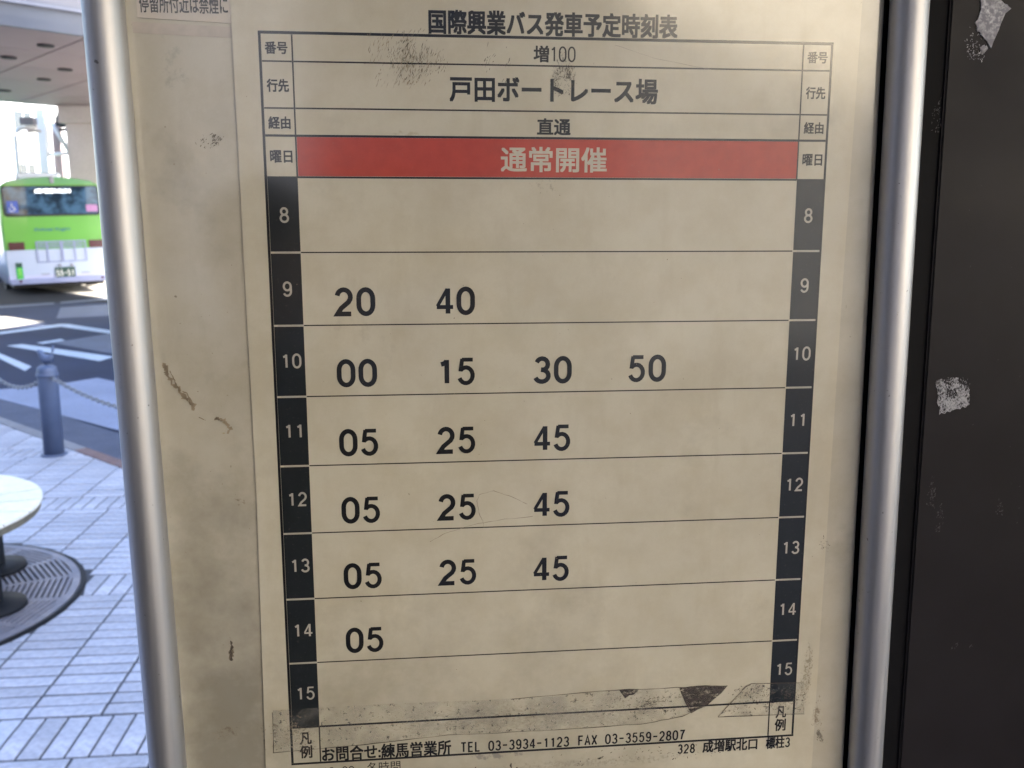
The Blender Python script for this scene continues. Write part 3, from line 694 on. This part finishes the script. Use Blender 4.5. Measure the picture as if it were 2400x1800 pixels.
MB().box(-.055, .385, -.010, .012, Z(VB)-.03, Z(VB)-.002, .004).build('bottom_rail', M['aluminium'], sign)
# no-smoking strip at the top left
nsn = slab('notice_strip', [(-.0665, .1195), (-.0153, .1195), (-.0153, .0846), (-.0665, .0866)], .0006, .0011, M['sticker'], sign)
text_mesh('lettering', '停留所付近は禁煙に', -.0650, -.0168, Z(.0895), Z(.0990), .0004, .012, 0, M['ink_soft'], nsn)
slab('tape_band', [(-.0700, .0845), (-.0153, .0828), (-.0153, .0768), (-.0695, .0785)], .0009, .0011, ink('tape_band_tone', (.50, .44, .38), worn=0), sign)  # band below the strip, slightly darker than the panel
# the printed sheet
SH = slab('timetable_sheet', [(-.0153, .13), (.3575, .13), (.3562, -.061), (.3554, -.46), (-.0186, -.46), (-.0145, -.2)], .0002, .0010, M['sheet'], sign)
YP = -.0000
def rect(bm, u0, u1, v0, v1, y=0.00012):
    bm.faces.new([bm.verts.new(p) for p in ((u0, y, Z(v0)), (u1, y, Z(v0)), (u1, y, Z(v1)), (u0, y, Z(v1)))])
def rects(name, L, m, y, parent=SH):
    bm = bmesh.new()
    for r_ in L: rect(bm, *r_, y=y)
    me = bpy.data.meshes.new(name); bm.to_mesh(me); bm.free(); return obj(name, me, m, parent)
H = .0436; V0 = -.0005; TW = .340
ver = lambda u, v0, v1, wd: (u-wd/2, u+wd/2, v0, v1)
hor = lambda v, u0, u1, wd: (u0, u1, v-wd/2, v+wd/2)
VBT = -.3764
rects('table_border', [hor(.0802, -.0008, TW+.0008, .0016), hor(VBT, -.0008, TW+.0008, .0014), ver(0, VBT+.0008, .0794, .0015), ver(TW, VBT+.0008, .0794, .0014)], M['ink'], .00010)
L = [ver(.0181, V0, .0793, .0009), ver(.3220, V0, .0793, .0009), ver(.0181, VBT+.0008, V0-8*H-.001, .0009), ver(.3225, VBT+.0008, V0-8*H-.001, .0009)]
for v in (.0645, .0386): L += [hor(v, .0009, .0176, .0009), hor(v, .0186, .3215, .0009), hor(v, .3225, TW-.0008, .0009)]
for q in L: rects('thin_rule', [q], M['ink_soft'], .00008)
L = [hor(V0-i*H, .0185, .3216, .00075) for i in range(1, 8)]
for i, q in enumerate(L): rects('row_rule', [q], M['ink_soft'], .00009)
for q in (hor(.0232, .0008, TW-.0008, .0013), hor(-.0004, .0181, .3220, .0011), hor(V0-8*H-.0012, .0008, TW-.0008, .0013)): rects('thick_rule', [q], M['ink'], .00004)
rects('red_banner', [(.0187, .3216, .0003, .0225)], M['ink_red'], .00012)
for (u0, u1) in ((.0009, .0183), (.3222, .3394)):
    for i in range(8):
        v1 = V0-i*H-(.0006 if i else -.0006); v0 = V0-(i+1)*H+.0006
        rects('hour_block', [(u0, u1, v0 if i < 7 else v0-.0012, v1)], M['ink_block'], .00010)
        if i < 7: rects('hour_divider', [(u0+.0022, u1, V0-(i+1)*H-.00045, V0-(i+1)*H+.00045)], M['ink_grey'], .00007)
def txt(s, u0, u1, v0, v1, m='ink', bold=.0, name='lettering', y=.00005): return text_mesh(name, s, u0, u1, Z(v0), Z(v1), y, bold, 0, M[m], SH)
txt('国際興業バス発車予定時刻表', .0965, .2433, .0815, .0945, 'ink', .030)
txt('増', .1576, .1664, .0667, .0757, 'ink_soft', .026); 
def digits(s, u0, v0, cw, gw_, h, m, wt, name):
    return strokes(name, s, u0, Z(v0), cw, gw_, h, wt, M[m], SH, .00003)
digits('100', .1670, .0668, .0054, .0046, .0089, 'ink_soft', .0009, 'lettering')
txt('戸田ボートレース場', .1081, .2323, .0438, .0577, 'ink', .028)
txt('直通', .1599, .1797, .0252, .0344, 'ink', .030)
txt('通常開催', .1382, .2020, .0036, .0178, 'ink_white', .022, y=.00006)
for s, u0, u1, v0, v1 in (('番号', .0029, .0153, .0686, .0751), ('行先', .0031, .0152, .0477, .0546), ('経由', .0030, .0153, .0271, .0338), ('曜日', .0032, .0156, .0080, .0148)):
    txt(s, u0, u1, v0, v1, 'ink', .030); txt(s, u0+.3220, u1+.3220, v0+.0003, v1+.0003, 'ink_soft', .026)
TT = {9: (20, 40), 10: (0, 15, 30, 50), 11: (5, 25, 45), 12: (5, 25, 45), 13: (5, 25, 45), 14: (5,)}
for hr, mins in TT.items():
    vb = {9: -.0824, 10: -.1260, 11: -.1696, 12: -.2132, 13: -.2568, 14: -.3004}[hr]
    for k, mn in enumerate(mins):
        digits('%02d' % mn, .0371+.0604*k, vb, .0131, .0113, .0175, 'ink', .0029, 'departure_time')
for i, hr in enumerate(range(8, 16)):
    vb = -.0268-i*H+(.0001*i)
    for du in (0, .3212):
        if hr < 10: digits(str(hr), .0068+du, vb, .0065, .0057, .0092, 'ink_grey', .00125, 'hour_number')
        else: digits(str(hr), .0040+du, vb, .0067, .0055, .0092, 'ink_grey', .00125, 'hour_number')
for du in (0, .3218):
    txt('凡', .0056+du, .0127+du, -.3626, -.3543, 'ink_soft', .026); txt('例', .0053+du, .0128+du, -.3724, -.3637, 'ink_soft', .026)
txt('お問合せ:練馬営業所', .0194, .1037, -.3757, -.3655, 'ink', .024)
digits('TEL 03-3934-1123', .1102, -.3751, .00462, .0040, .0076, 'ink', .0011, 'lettering')
digits('FAX 03-3559-2807', .1893, -.3751, .00468, .0040, .0076, 'ink', .0011, 'lettering')
digits('328', .2587, -.3855, .0043, .0037, .0072, 'ink', .00105, 'lettering'); txt('成増駅北口', .2765, .3150, -.3855, -.3770, 'ink', .028); txt('標柱', .3215, .3345, -.3855, -.3770, 'ink', .028); digits('3', .3350, -.3853, .0043, .0037, .0075, 'ink', .00105, 'lettering')
digits('22.10.20~', .0060, -.3872, .0043, .0037, .0072, 'ink_soft', .0006, 'lettering'); txt('冬時間', .0480, .0701, -.3872, -.3782, 'ink_soft', .0)

# wear: flecks, scribbles and dried tape lying on the sheet and panel
def flecks(name, cu, cv, ru, rv, n, ln, ang, spread, m, parent, y=-.00002, wd=.0004, clump=0, seed=1):
    rnd = random.Random(seed); bm = bmesh.new(); cl = [(rnd.gauss(0, .5), rnd.gauss(0, .5)) for _ in range(max(1, clump))]
    for _ in range(n):
        if clump: c_ = rnd.choice(cl); du, dv = c_[0]+rnd.gauss(0, .18), c_[1]+rnd.gauss(0, .22)
        else: du, dv = rnd.gauss(0, .45), rnd.gauss(0, .45)
        if abs(du) > 1.05 or abs(dv) > 1.05: continue
        u, v = cu+du*ru, cv+dv*rv; a = ang+rnd.gauss(0, spread); l_ = ln*rnd.uniform(.25, 1); w_ = wd*rnd.uniform(.3, 1)
        dx, dz = math.cos(a), math.sin(a); k_ = rnd.uniform(-.3, .3)
        pts = [(-l_/2, 0), (-l_*.15, w_*(.5+k_)), (l_/2, w_*.2), (l_*.2, -w_*.5)]
        yy = y-rnd.uniform(0, .00003)
        bm.faces.new([bm.verts.new((u+p*dx-q*dz, yy, Z(v)+p*dz+q*dx)) for p, q in pts])
    me = bpy.data.meshes.new(name); bm.to_mesh(me); bm.free(); return tag(obj(name, me, M[m], parent))
flecks('scuff_mark', .083, .067, .021, .0155, 330, .0042, 1.25, .16, 'fleck_soft', SH, clump=18, wd=.00040, seed=3)
flecks('scuff_mark', .086, .069, .020, .014, 200, .0034, 1.2, .2, 'fleck', SH, clump=12, wd=.00036, seed=4)
flecks('scuff_mark', .1755, .0605, .0075, .0125, 340, .0020, 1.3, .6, 'fleck', SH, clump=10, wd=.0004, seed=5)
flecks('scuff_mark', .137, .066, .008, .013, 26, .0038, 1.2, .15, 'fleck', SH, clump=4, seed=6)
flecks('scuff_mark', -.0305, .0192, .0085, .0045, 60, .0022, .9, .5, 'fleck', sign, y=.0009, clump=6, wd=.0005, seed=8)
flecks('scuff_mark', .3475, -.338, .004, .024, 150, .0022, 1.4, .6, 'fleck_soft', SH, clump=10, seed=9)
flecks('scuff_mark', .3573, -.361, .005, .013, 130, .0016, .3, 1.2, 'fleck_soft', sign, y=-.0001, clump=8, seed=10)
flecks('scuff_mark', .3602, -.379, .0022, .008, 30, .0022, 2.2, .4, 'fleck', sign, y=.0009, clump=3, seed=11)
flecks('scuff_mark', .3548, -.239, .004, .007, 34, .0018, .9, .4, 'fleck', sign, y=-.0001, clump=4, seed=12)
flecks('scuff_mark', .22, -.384, .085, .006, 75, .0022, .5, .9, 'fleck', SH, clump=14, wd=.0007, seed=13)
flecks('scuff_mark', .10, -.352, .11, .014, 190, .0020, .1, .7, 'fleck_soft', SH, clump=40, wd=.0005, seed=14)
flecks('scuff_mark', .0, -.353, .017, .017, 190, .0020, .3, 1.0, 'fleck_soft', SH, clump=18, wd=.0005, seed=15)
flecks('scuff_mark', .318, -.347, .028, .010, 230, .0024, .2, .8, 'fleck', SH, clump=22, wd=.0006, seed=16)
flecks('scuff_mark', .232, -.345, .026, .008, 150, .0030, .2, .4, 'fleck', SH, clump=14, wd=.0006, seed=17)
flecks('scuff_mark', -.041, -.353, .012, .006, 60, .0016, .2, 1.2, 'fleck_soft', sign, y=.0009, clump=6, seed=18)
flecks('speck', .17, -.13, .19, .23, 60, .0011, .3, 1.5, 'fleck_soft', SH, wd=.0006, seed=19)
flecks('speck', -.045, -.13, .03, .25, 26, .0012, .3, 1.5, 'fleck_soft', sign, y=.0009, wd=.0006, seed=20)
def stroke(name, pts, wd, m, parent, y=-.00004, seed=0):
    rnd = random.Random(seed); bm = bmesh.new(); P = [Vector(p) for p in pts]; Q = []
    for i in range(len(P)-1):
        for k in range(6): Q.append(P[i].lerp(P[i+1], k/6))
    Q.append(P[-1]); V = []
    Q = [q+Vector((rnd.gauss(0, wd*.25), rnd.gauss(0, wd*.25))) for q in Q]
    for i, q in enumerate(Q):
        t = (Q[min(i+1, len(Q)-1)]-Q[max(i-1, 0)]).normalized(); n_ = Vector((-t.y, t.x)); w_ = wd*rnd.uniform(.25, 1)*.5
        V.append((bm.verts.new((q.x+n_.x*w_, y, Z(q.y+n_.y*w_))), bm.verts.new((q.x-n_.x*w_, y, Z(q.y-n_.y*w_)))))
    for A, B in zip(V, V[1:]): bm.faces.new((A[0], A[1], B[1], B[0]))
    me = bpy.data.meshes.new(name); bm.to_mesh(me); bm.free(); return obj(name, me, M[m], parent)
stroke('brown_smear', [(-.0655, -.1105), (-.0635, -.1115), (-.0645, -.1160), (-.0630, -.1175), (-.0600, -.1235), (-.0570, -.1245), (-.0545, -.1300), (-.0520, -.1310), (-.0500, -.1345), (-.0487, -.1385)], .0030, 'smear', sign, .0009, 1)
stroke('brown_smear', [(-.0620, -.1140), (-.0600, -.1175), (-.0580, -.1245)], .0008, 'fleck_soft', sign, .0009, 2)
stroke('brown_smear', [(-.0550, -.1270), (-.0525, -.1280), (-.0500, -.1330)], .0008, 'fleck_soft', sign, .0009, 3)
stroke('brown_smear', [(-.0465, -.1430), (-.0425, -.1450)], .0006, 'fleck_soft', sign, .0009, 4)
stroke('drip_mark', [(-.0349, -.2880), (-.0352, -.2950), (-.0355, -.3020)], .0016, 'fleck', sign, .0009, 5)
stroke('brown_smear', [(-.0370, -.1440), (-.0345, -.1445), (-.0320, -.1450), (-.0300, -.1480), (-.0275, -.1500), (-.0300, -.1535)], .0022, 'smear', sign, .0009, 6)
pencil = ink('pencil_loop', (.33, .28, .22), worn=0); M['pencil'] = pencil
stroke('pencil_loop', [(.1545, -.2040), (.1440, -.1985), (.1330, -.1945), (.1240, -.1965), (.1222, -.2010), (.1235, -.2090), (.1262, -.2150), (.1265, -.2190)], .00045, 'pencil', SH, -.00002, 7)
stroke('pencil_loop', [(.1580, -.2125), (.1400, -.2135), (.1200, -.2165), (.1020, -.2215), (.0920, -.2270)], .00045, 'pencil', SH, -.00002, 8)
stroke('hair_scratch', [(.2060, .0830-.006), (.2300, .0700), (.2650, .0640)], .0003, 'pencil', SH, -.00002, 9)
def patch(name, pts, m, y): return slab(name, pts, y, y+.00002, M[m], SH)
patch('tape_residue', [(-.0108, -.3374), (.0604, -.337), (.1304, -.338), (.1733, -.3379), (.2167, -.3354), (.2608, -.3363), (.292, -.3367), (.2849, -.3442), (.2762, -.3509), (.2615, -.3573), (.232, -.3615), (.1677, -.3624), (.1019, -.3615), (.0458, -.3651), (-.0122, -.3675)], 'residue_tape', -.00008)
patch('tape_residue', [(.2861, -.3594), (.3041, -.3389), (.3085, -.336), (.3463, -.3372), (.3477, -.3614)], 'residue_tape', -.00008)
patch('grime_patch', [(.2584, -.3364), (.2670, -.3357), (.2756, -.3355), (.292, -.3367), (.2878, -.3421), (.2820, -.3470), (.2777, -.351), (.2720, -.3530), (.2674, -.3557), (.2640, -.3500), (.2626, -.347), (.2600, -.3410)], 'grime', -.00014)
patch('grime_patch', [(.2167, -.3354), (.2240, -.3352), (.2313, -.3359), (.227, -.3397), (.2240, -.3400), (.2212, -.3421)], 'grime', -.00014)
patch('grime_patch', [(.2030, -.3850), (.2073, -.3836), (.2068, -.3846), (.2042, -.3862), (.2031, -.3858)], 'grime', -.00014)
for q, sd_ in (([(.2861, -.3594), (.3041, -.3389), (.3085, -.3362), (.3463, -.3374)], 1), ([(.2861, -.3594), (.3477, -.3604)], 2), ([(-.0122, -.3675), (.0458, -.3651), (.1019, -.3615), (.1677, -.3624), (.232, -.3615), (.2615, -.3573), (.2762, -.3509)], 3), ([(.2167, -.3358), (.2500, -.3362), (.292, -.3367)], 4), ([(-.0112, -.3385), (-.0118, -.3675)], 5), ([(.1450, -.3380), (.2167, -.3356)], 6)):
    stroke('tape_edge', q, .0006, 'fleck', SH, -.00016, sd_)
stroke('torn_edge', [(.1440, -.3850), (.1445, -.3960)], .0014, 'fleck', SH, -.00004, 31)
stroke('torn_edge', [(.1200, -.3862), (.1203, -.3960)], .0010, 'fleck', SH, -.00004, 32)
stroke('torn_edge', [(.1480, -.3880), (.1510, -.3960)], .0012, 'fleck', SH, -.00004, 33)

# canopy added out of view above the stop to keep open sky off the sign
shel = thing('shade_canopy', 'added flat dark canopy on slim posts, out of view, shading the sign', 'added canopy', (1.2, -.6, 0), YAW)
MB().box(-2.6, 4.5, -.9, 1.9, 2.62, 2.76, .01).build('roof', M['board'], shel)
MB().box(-2.3, -2.24, -2.6, .42, .05, 2.617, .004).build('shade_screen', M['board'], shel)  # unseen screen added to darken the sign and left post
tag(MB().prism([(-2.2, -5), (6, -5), (6, 2.2), (-2.0, 2.2), (-1.9, .8)], .0022, .012).build('dark_floor', M['asphalt'], shel), None)  # dark floor added to cut light bounced up to the sign
for x in (1.9, 4.3): MB().box(x, x+.09, 1.5, 1.59, -.003, 2.618).build('post', M['steel_grey'], shel)

# the photographer, standing behind the phone and shading the middle of the sign
def skin_body(name, J, E_, m, parent, lvl=2):
    me = bpy.data.meshes.new(name); me.from_pydata([j[:3] for j in J], E_, [])
    o = obj(name, me, m, parent); md = o.modifiers.new('skin', 'SKIN'); md.use_smooth_shade = True
    for i, j in enumerate(J): me.skin_vertices[0].data[i].radius = (j[3], j[4] if len(j) > 4 else j[3])
    me.skin_vertices[0].data[0].use_root = True
    if lvl: sb_ = o.modifiers.new('sub', 'SUBSURF'); sb_.levels = lvl; sb_.render_levels = lvl
    return o
M['coat'] = pbr('dark_navy_coat', (.018, .020, .028), .9, var=.2, vs=20)
M['skin'] = pbr('skin', (.50, .33, .25), .55, var=.05)
M['hair'] = pbr('black_hair', (.012, .010, .009), .5, var=.3, vs=60)
ps = thing('person', 'person in a dark navy coat holding up a phone in front of the sign', 'person', (-.20, -.33, 0))
J = [(0, 0, .98, .21, .16), (0, 0, 1.15, .20, .15), (0, .01, 1.36, .22, .15), (0, 0, 1.50, .07, .065), (0, .02, 1.58, .055, .055),
     (-.19, 0, 1.43, .065), (-.22, .12, 1.22, .052), (.10, .27, 1.60, .036), (.19, 0, 1.43, .065), (.28, .10, 1.22, .052), (.28, .30, 1.62, .036),
     (-.10, 0, .88, .10), (-.11, .01, .50, .072), (-.12, -.02, .10, .055), (-.12, .12, .045, .045), (.10, 0, .88, .10), (.11, .01, .50, .072), (.12, -.02, .10, .055), (.12, .12, .045, .045)]
skin_body('body', J, [(0, 1), (1, 2), (2, 3), (3, 4), (2, 5), (5, 6), (6, 7), (2, 8), (8, 9), (9, 10), (0, 11), (11, 12), (12, 13), (13, 14), (0, 15), (15, 16), (16, 17), (17, 18)], M['coat'], ps)
hb = bmesh.new(); bmesh.ops.create_uvsphere(hb, u_segments=24, v_segments=16, radius=.1)
for v in hb.verts:
    v.co.x *= .76; v.co.z *= 1.16
    if v.co.y > .05 and v.co.z < -.05: v.co.y *= .9
    if abs(v.co.x) < .018 and v.co.y > .07 and -.035 < v.co.z < .015: v.co.y += .018
    v.co += Vector((0, .03, 1.69))
for f in hb.faces: f.smooth = True
me = bpy.data.meshes.new('head'); hb.to_mesh(me); hb.free(); hd = obj('head', me, M['skin'], ps)
for x in (-.03, .03): MB().tube([(x, .118, 1.705), (x, .124, 1.705)], .009, 10).build('eye', M['hair'], hd)
for x in (-.078, .074): MB().box(x, x+.008, .02, .05, 1.66, 1.72, .004).build('ear', M['skin'], hd)
MB().box(-.022, .022, .112, .118, 1.638, 1.646, .002).build('mouth', M['bus_red'], hd)
hb = bmesh.new(); bmesh.ops.create_uvsphere(hb, u_segments=24, v_segments=16, radius=.108)
bmesh.ops.delete(hb, geom=[v for v in hb.verts if v.co.z < .02 and v.co.y > .0 or v.co.z < -.05], context='VERTS')
for v in hb.verts: v.co.x *= .79; v.co.z *= 1.16; v.co += Vector((0, .022, 1.70))
me = bpy.data.meshes.new('hair'); hb.to_mesh(me); hb.free(); obj('hair', me, M['hair'], hd)
for sg, hx in ((-1, .10), (1, .28)):
    base = Vector((hx, .28, 1.60)); tip = Vector((.20+sg*.085, .305, 1.715))
    HJ = [tuple(base)+(.030,), tuple(base.lerp(tip, .7))+(.034, .018)]; HE = [(0, 1)]
    hand = skin_body('hand', HJ, HE, M['skin'], ps, 1)
    for k in range(5):
        a = base.lerp(tip, .62)+Vector((0, 0, -.018+.014*k)); b_ = a+Vector((-sg*.008, .026, .03)); c_ = b_+Vector((-sg*.026, .012, .006+.004*k))
        skin_body('finger' if k else 'thumb', [tuple(a)+(.0085,), tuple(b_)+(.0082,), tuple(c_)+(.007,)], [(0, 1), (1, 2)], M['skin'], hand, 1)
ph = MB().box(-.078, .078, -.022, -.014, 1.685, 1.762, .003, 2).build('phone', M['rubber']); tag(ph, 'black phone held sideways in the person\'s hands', 'phone')

# ------------------------------------------------------------------ dark board beside the sign
bd = thing('dark_board', 'dark brown metal board with torn white sticker remains, right of the sign', 'board', (-.1439, .5426, 0), YAW)
def bslab(name, u0, u1, y0, y1, m, bev=0):
    b = bmesh.new(); sl = -.0125
    pts = [(u0+sl*.75, u1+sl*.75, INKZ+.75), (u0-sl*1.70, u1-sl*1.70, .08)]
    A = [b.verts.new(p) for p in ((pts[0][0], y0, pts[0][2]), (pts[0][1], y0, pts[0][2]), (pts[1][1], y0, pts[1][2]), (pts[1][0], y0, pts[1][2]))]
    B = [b.verts.new((v.co.x, y1, v.co.z)) for v in A]
    b.faces.new(A); b.faces.new(B[::-1])
    for k in range(4): b.faces.new((A[k], B[k], B[(k+1) % 4], A[(k+1) % 4]))
    if bev: bmesh.ops.bevel(b, geom=list(b.edges), offset=bev, segments=3, affect='EDGES')
    bmesh.ops.recalc_face_normals(b, faces=b.faces)
    me = bpy.data.meshes.new(name); b.to_mesh(me); b.free(); return obj(name, me, M[m], bd)
bslab('edge_channel', .389, .4174, .0065, .040, 'board_edge')
bface = bslab('face_plate', .4175, 1.25, .004, .040, 'board', .0012)
for x in (.50, 1.2): MB().box(x, x+.05, .005, .045, -.003, .079).build('foot', M['board_edge'], bd)
def bpatch(pts, seed, name='sticker_remnant'):
    return slab(name, pts, .0032, .0039, M['residue'], bd)
rnd = random.Random(5)
def ragged(pts, amp, n=5):
    out = []
    for i in range(len(pts)):
        a, b_ = Vector(pts[i]), Vector(pts[(i+1) % len(pts)])
        for k in range(n):
            p = a.lerp(b_, k/n); out.append((p.x+rnd.gauss(0, amp), p.y+rnd.gauss(0, amp)))
    return out
bpatch(ragged([(.4356, .120), (.4470, .120), (.4481, .1088), (.4540, .1040), (.4439, .0806), (.4400, .0850), (.4362, .0890), (.4331, .0905), (.4338, .0985)], .0006), 1)
bpatch(ragged([(.4375, .0805), (.4405, .0830), (.4420, .0790), (.4390, .0765)], .0005, 3), 2)
def bflecks(cu, cv, ru, rv, n, ln, m, seed, wd=.0006, ang=0, spread=1.5):
    o = flecks('sticker_remnant' if m == 'residue' else 'scuff_mark', cu, cv, ru, rv, n, ln, ang, spread, m, bd, y=.0036, wd=wd, clump=14, seed=seed)
bflecks(.4330, .0870, .0065, .0130, 90, .0015, 'residue', 41)
bflecks(.4375, .0775, .0050, .0050, 40, .0016, 'residue', 42, wd=.0009)
g = G('scraped_paper_fibre'); vec = g.coord()
n1 = g.noise(g.coord(rot=(0, .5, 0), scale=(1, 1, .7)), 950, 5, .7); n2 = g.noise(vec, 130, 3); sx = g.n('ShaderNodeSeparateXYZ'); g.l(vec, sx.inputs[0])
dens = g.rng(sx.outputs[2], Z(-.151), Z(-.129), .085, -.055)
th = g.math('ADD', g.math('ADD', n1, dens), g.math('MULTIPLY', g.math('SUBTRACT', n2, .5), .5))
g.p.inputs['Base Color'].default_value = (.40, .40, .44, 1); g.p.inputs['Roughness'].default_value = .9
g.l(g.rng(th, .47, .60, 0, .95), g.p.inputs['Alpha']); M['fibre'] = g.m
slab('sticker_remnant', ragged([(.4262, -.1285), (.4380, -.1270), (.4494, -.1283), (.4512, -.1463), (.4420, -.1490), (.4300, -.1518)], .0004, 6), .0034, .0039, M['fibre'], bd)
for cu, cv, ru, rv, n, sd_ in ((.4125, .036, .003, .014, 40, 51), (.4290, -.205, .004, .012, 60, 52), (.4375, -.222, .003, .012, 40, 53), (.4800, -.218, .003, .008, 25, 54), (.4570, -.318, .003, .003, 14, 55), (.4680, -.3185, .0015, .0015, 8, 56), (.50, -.10, .06, .15, 40, 57)):
    bflecks(cu, cv, ru, rv, n, .0022, 'scuff', sd_, wd=.0006, ang=1.2, spread=.5)
flecks('bright_nick', .4085, -.03, .0015, .055, 40, .0016, .6, .7, 'residue', bd, y=.0085, wd=.0003, clump=8, seed=61)
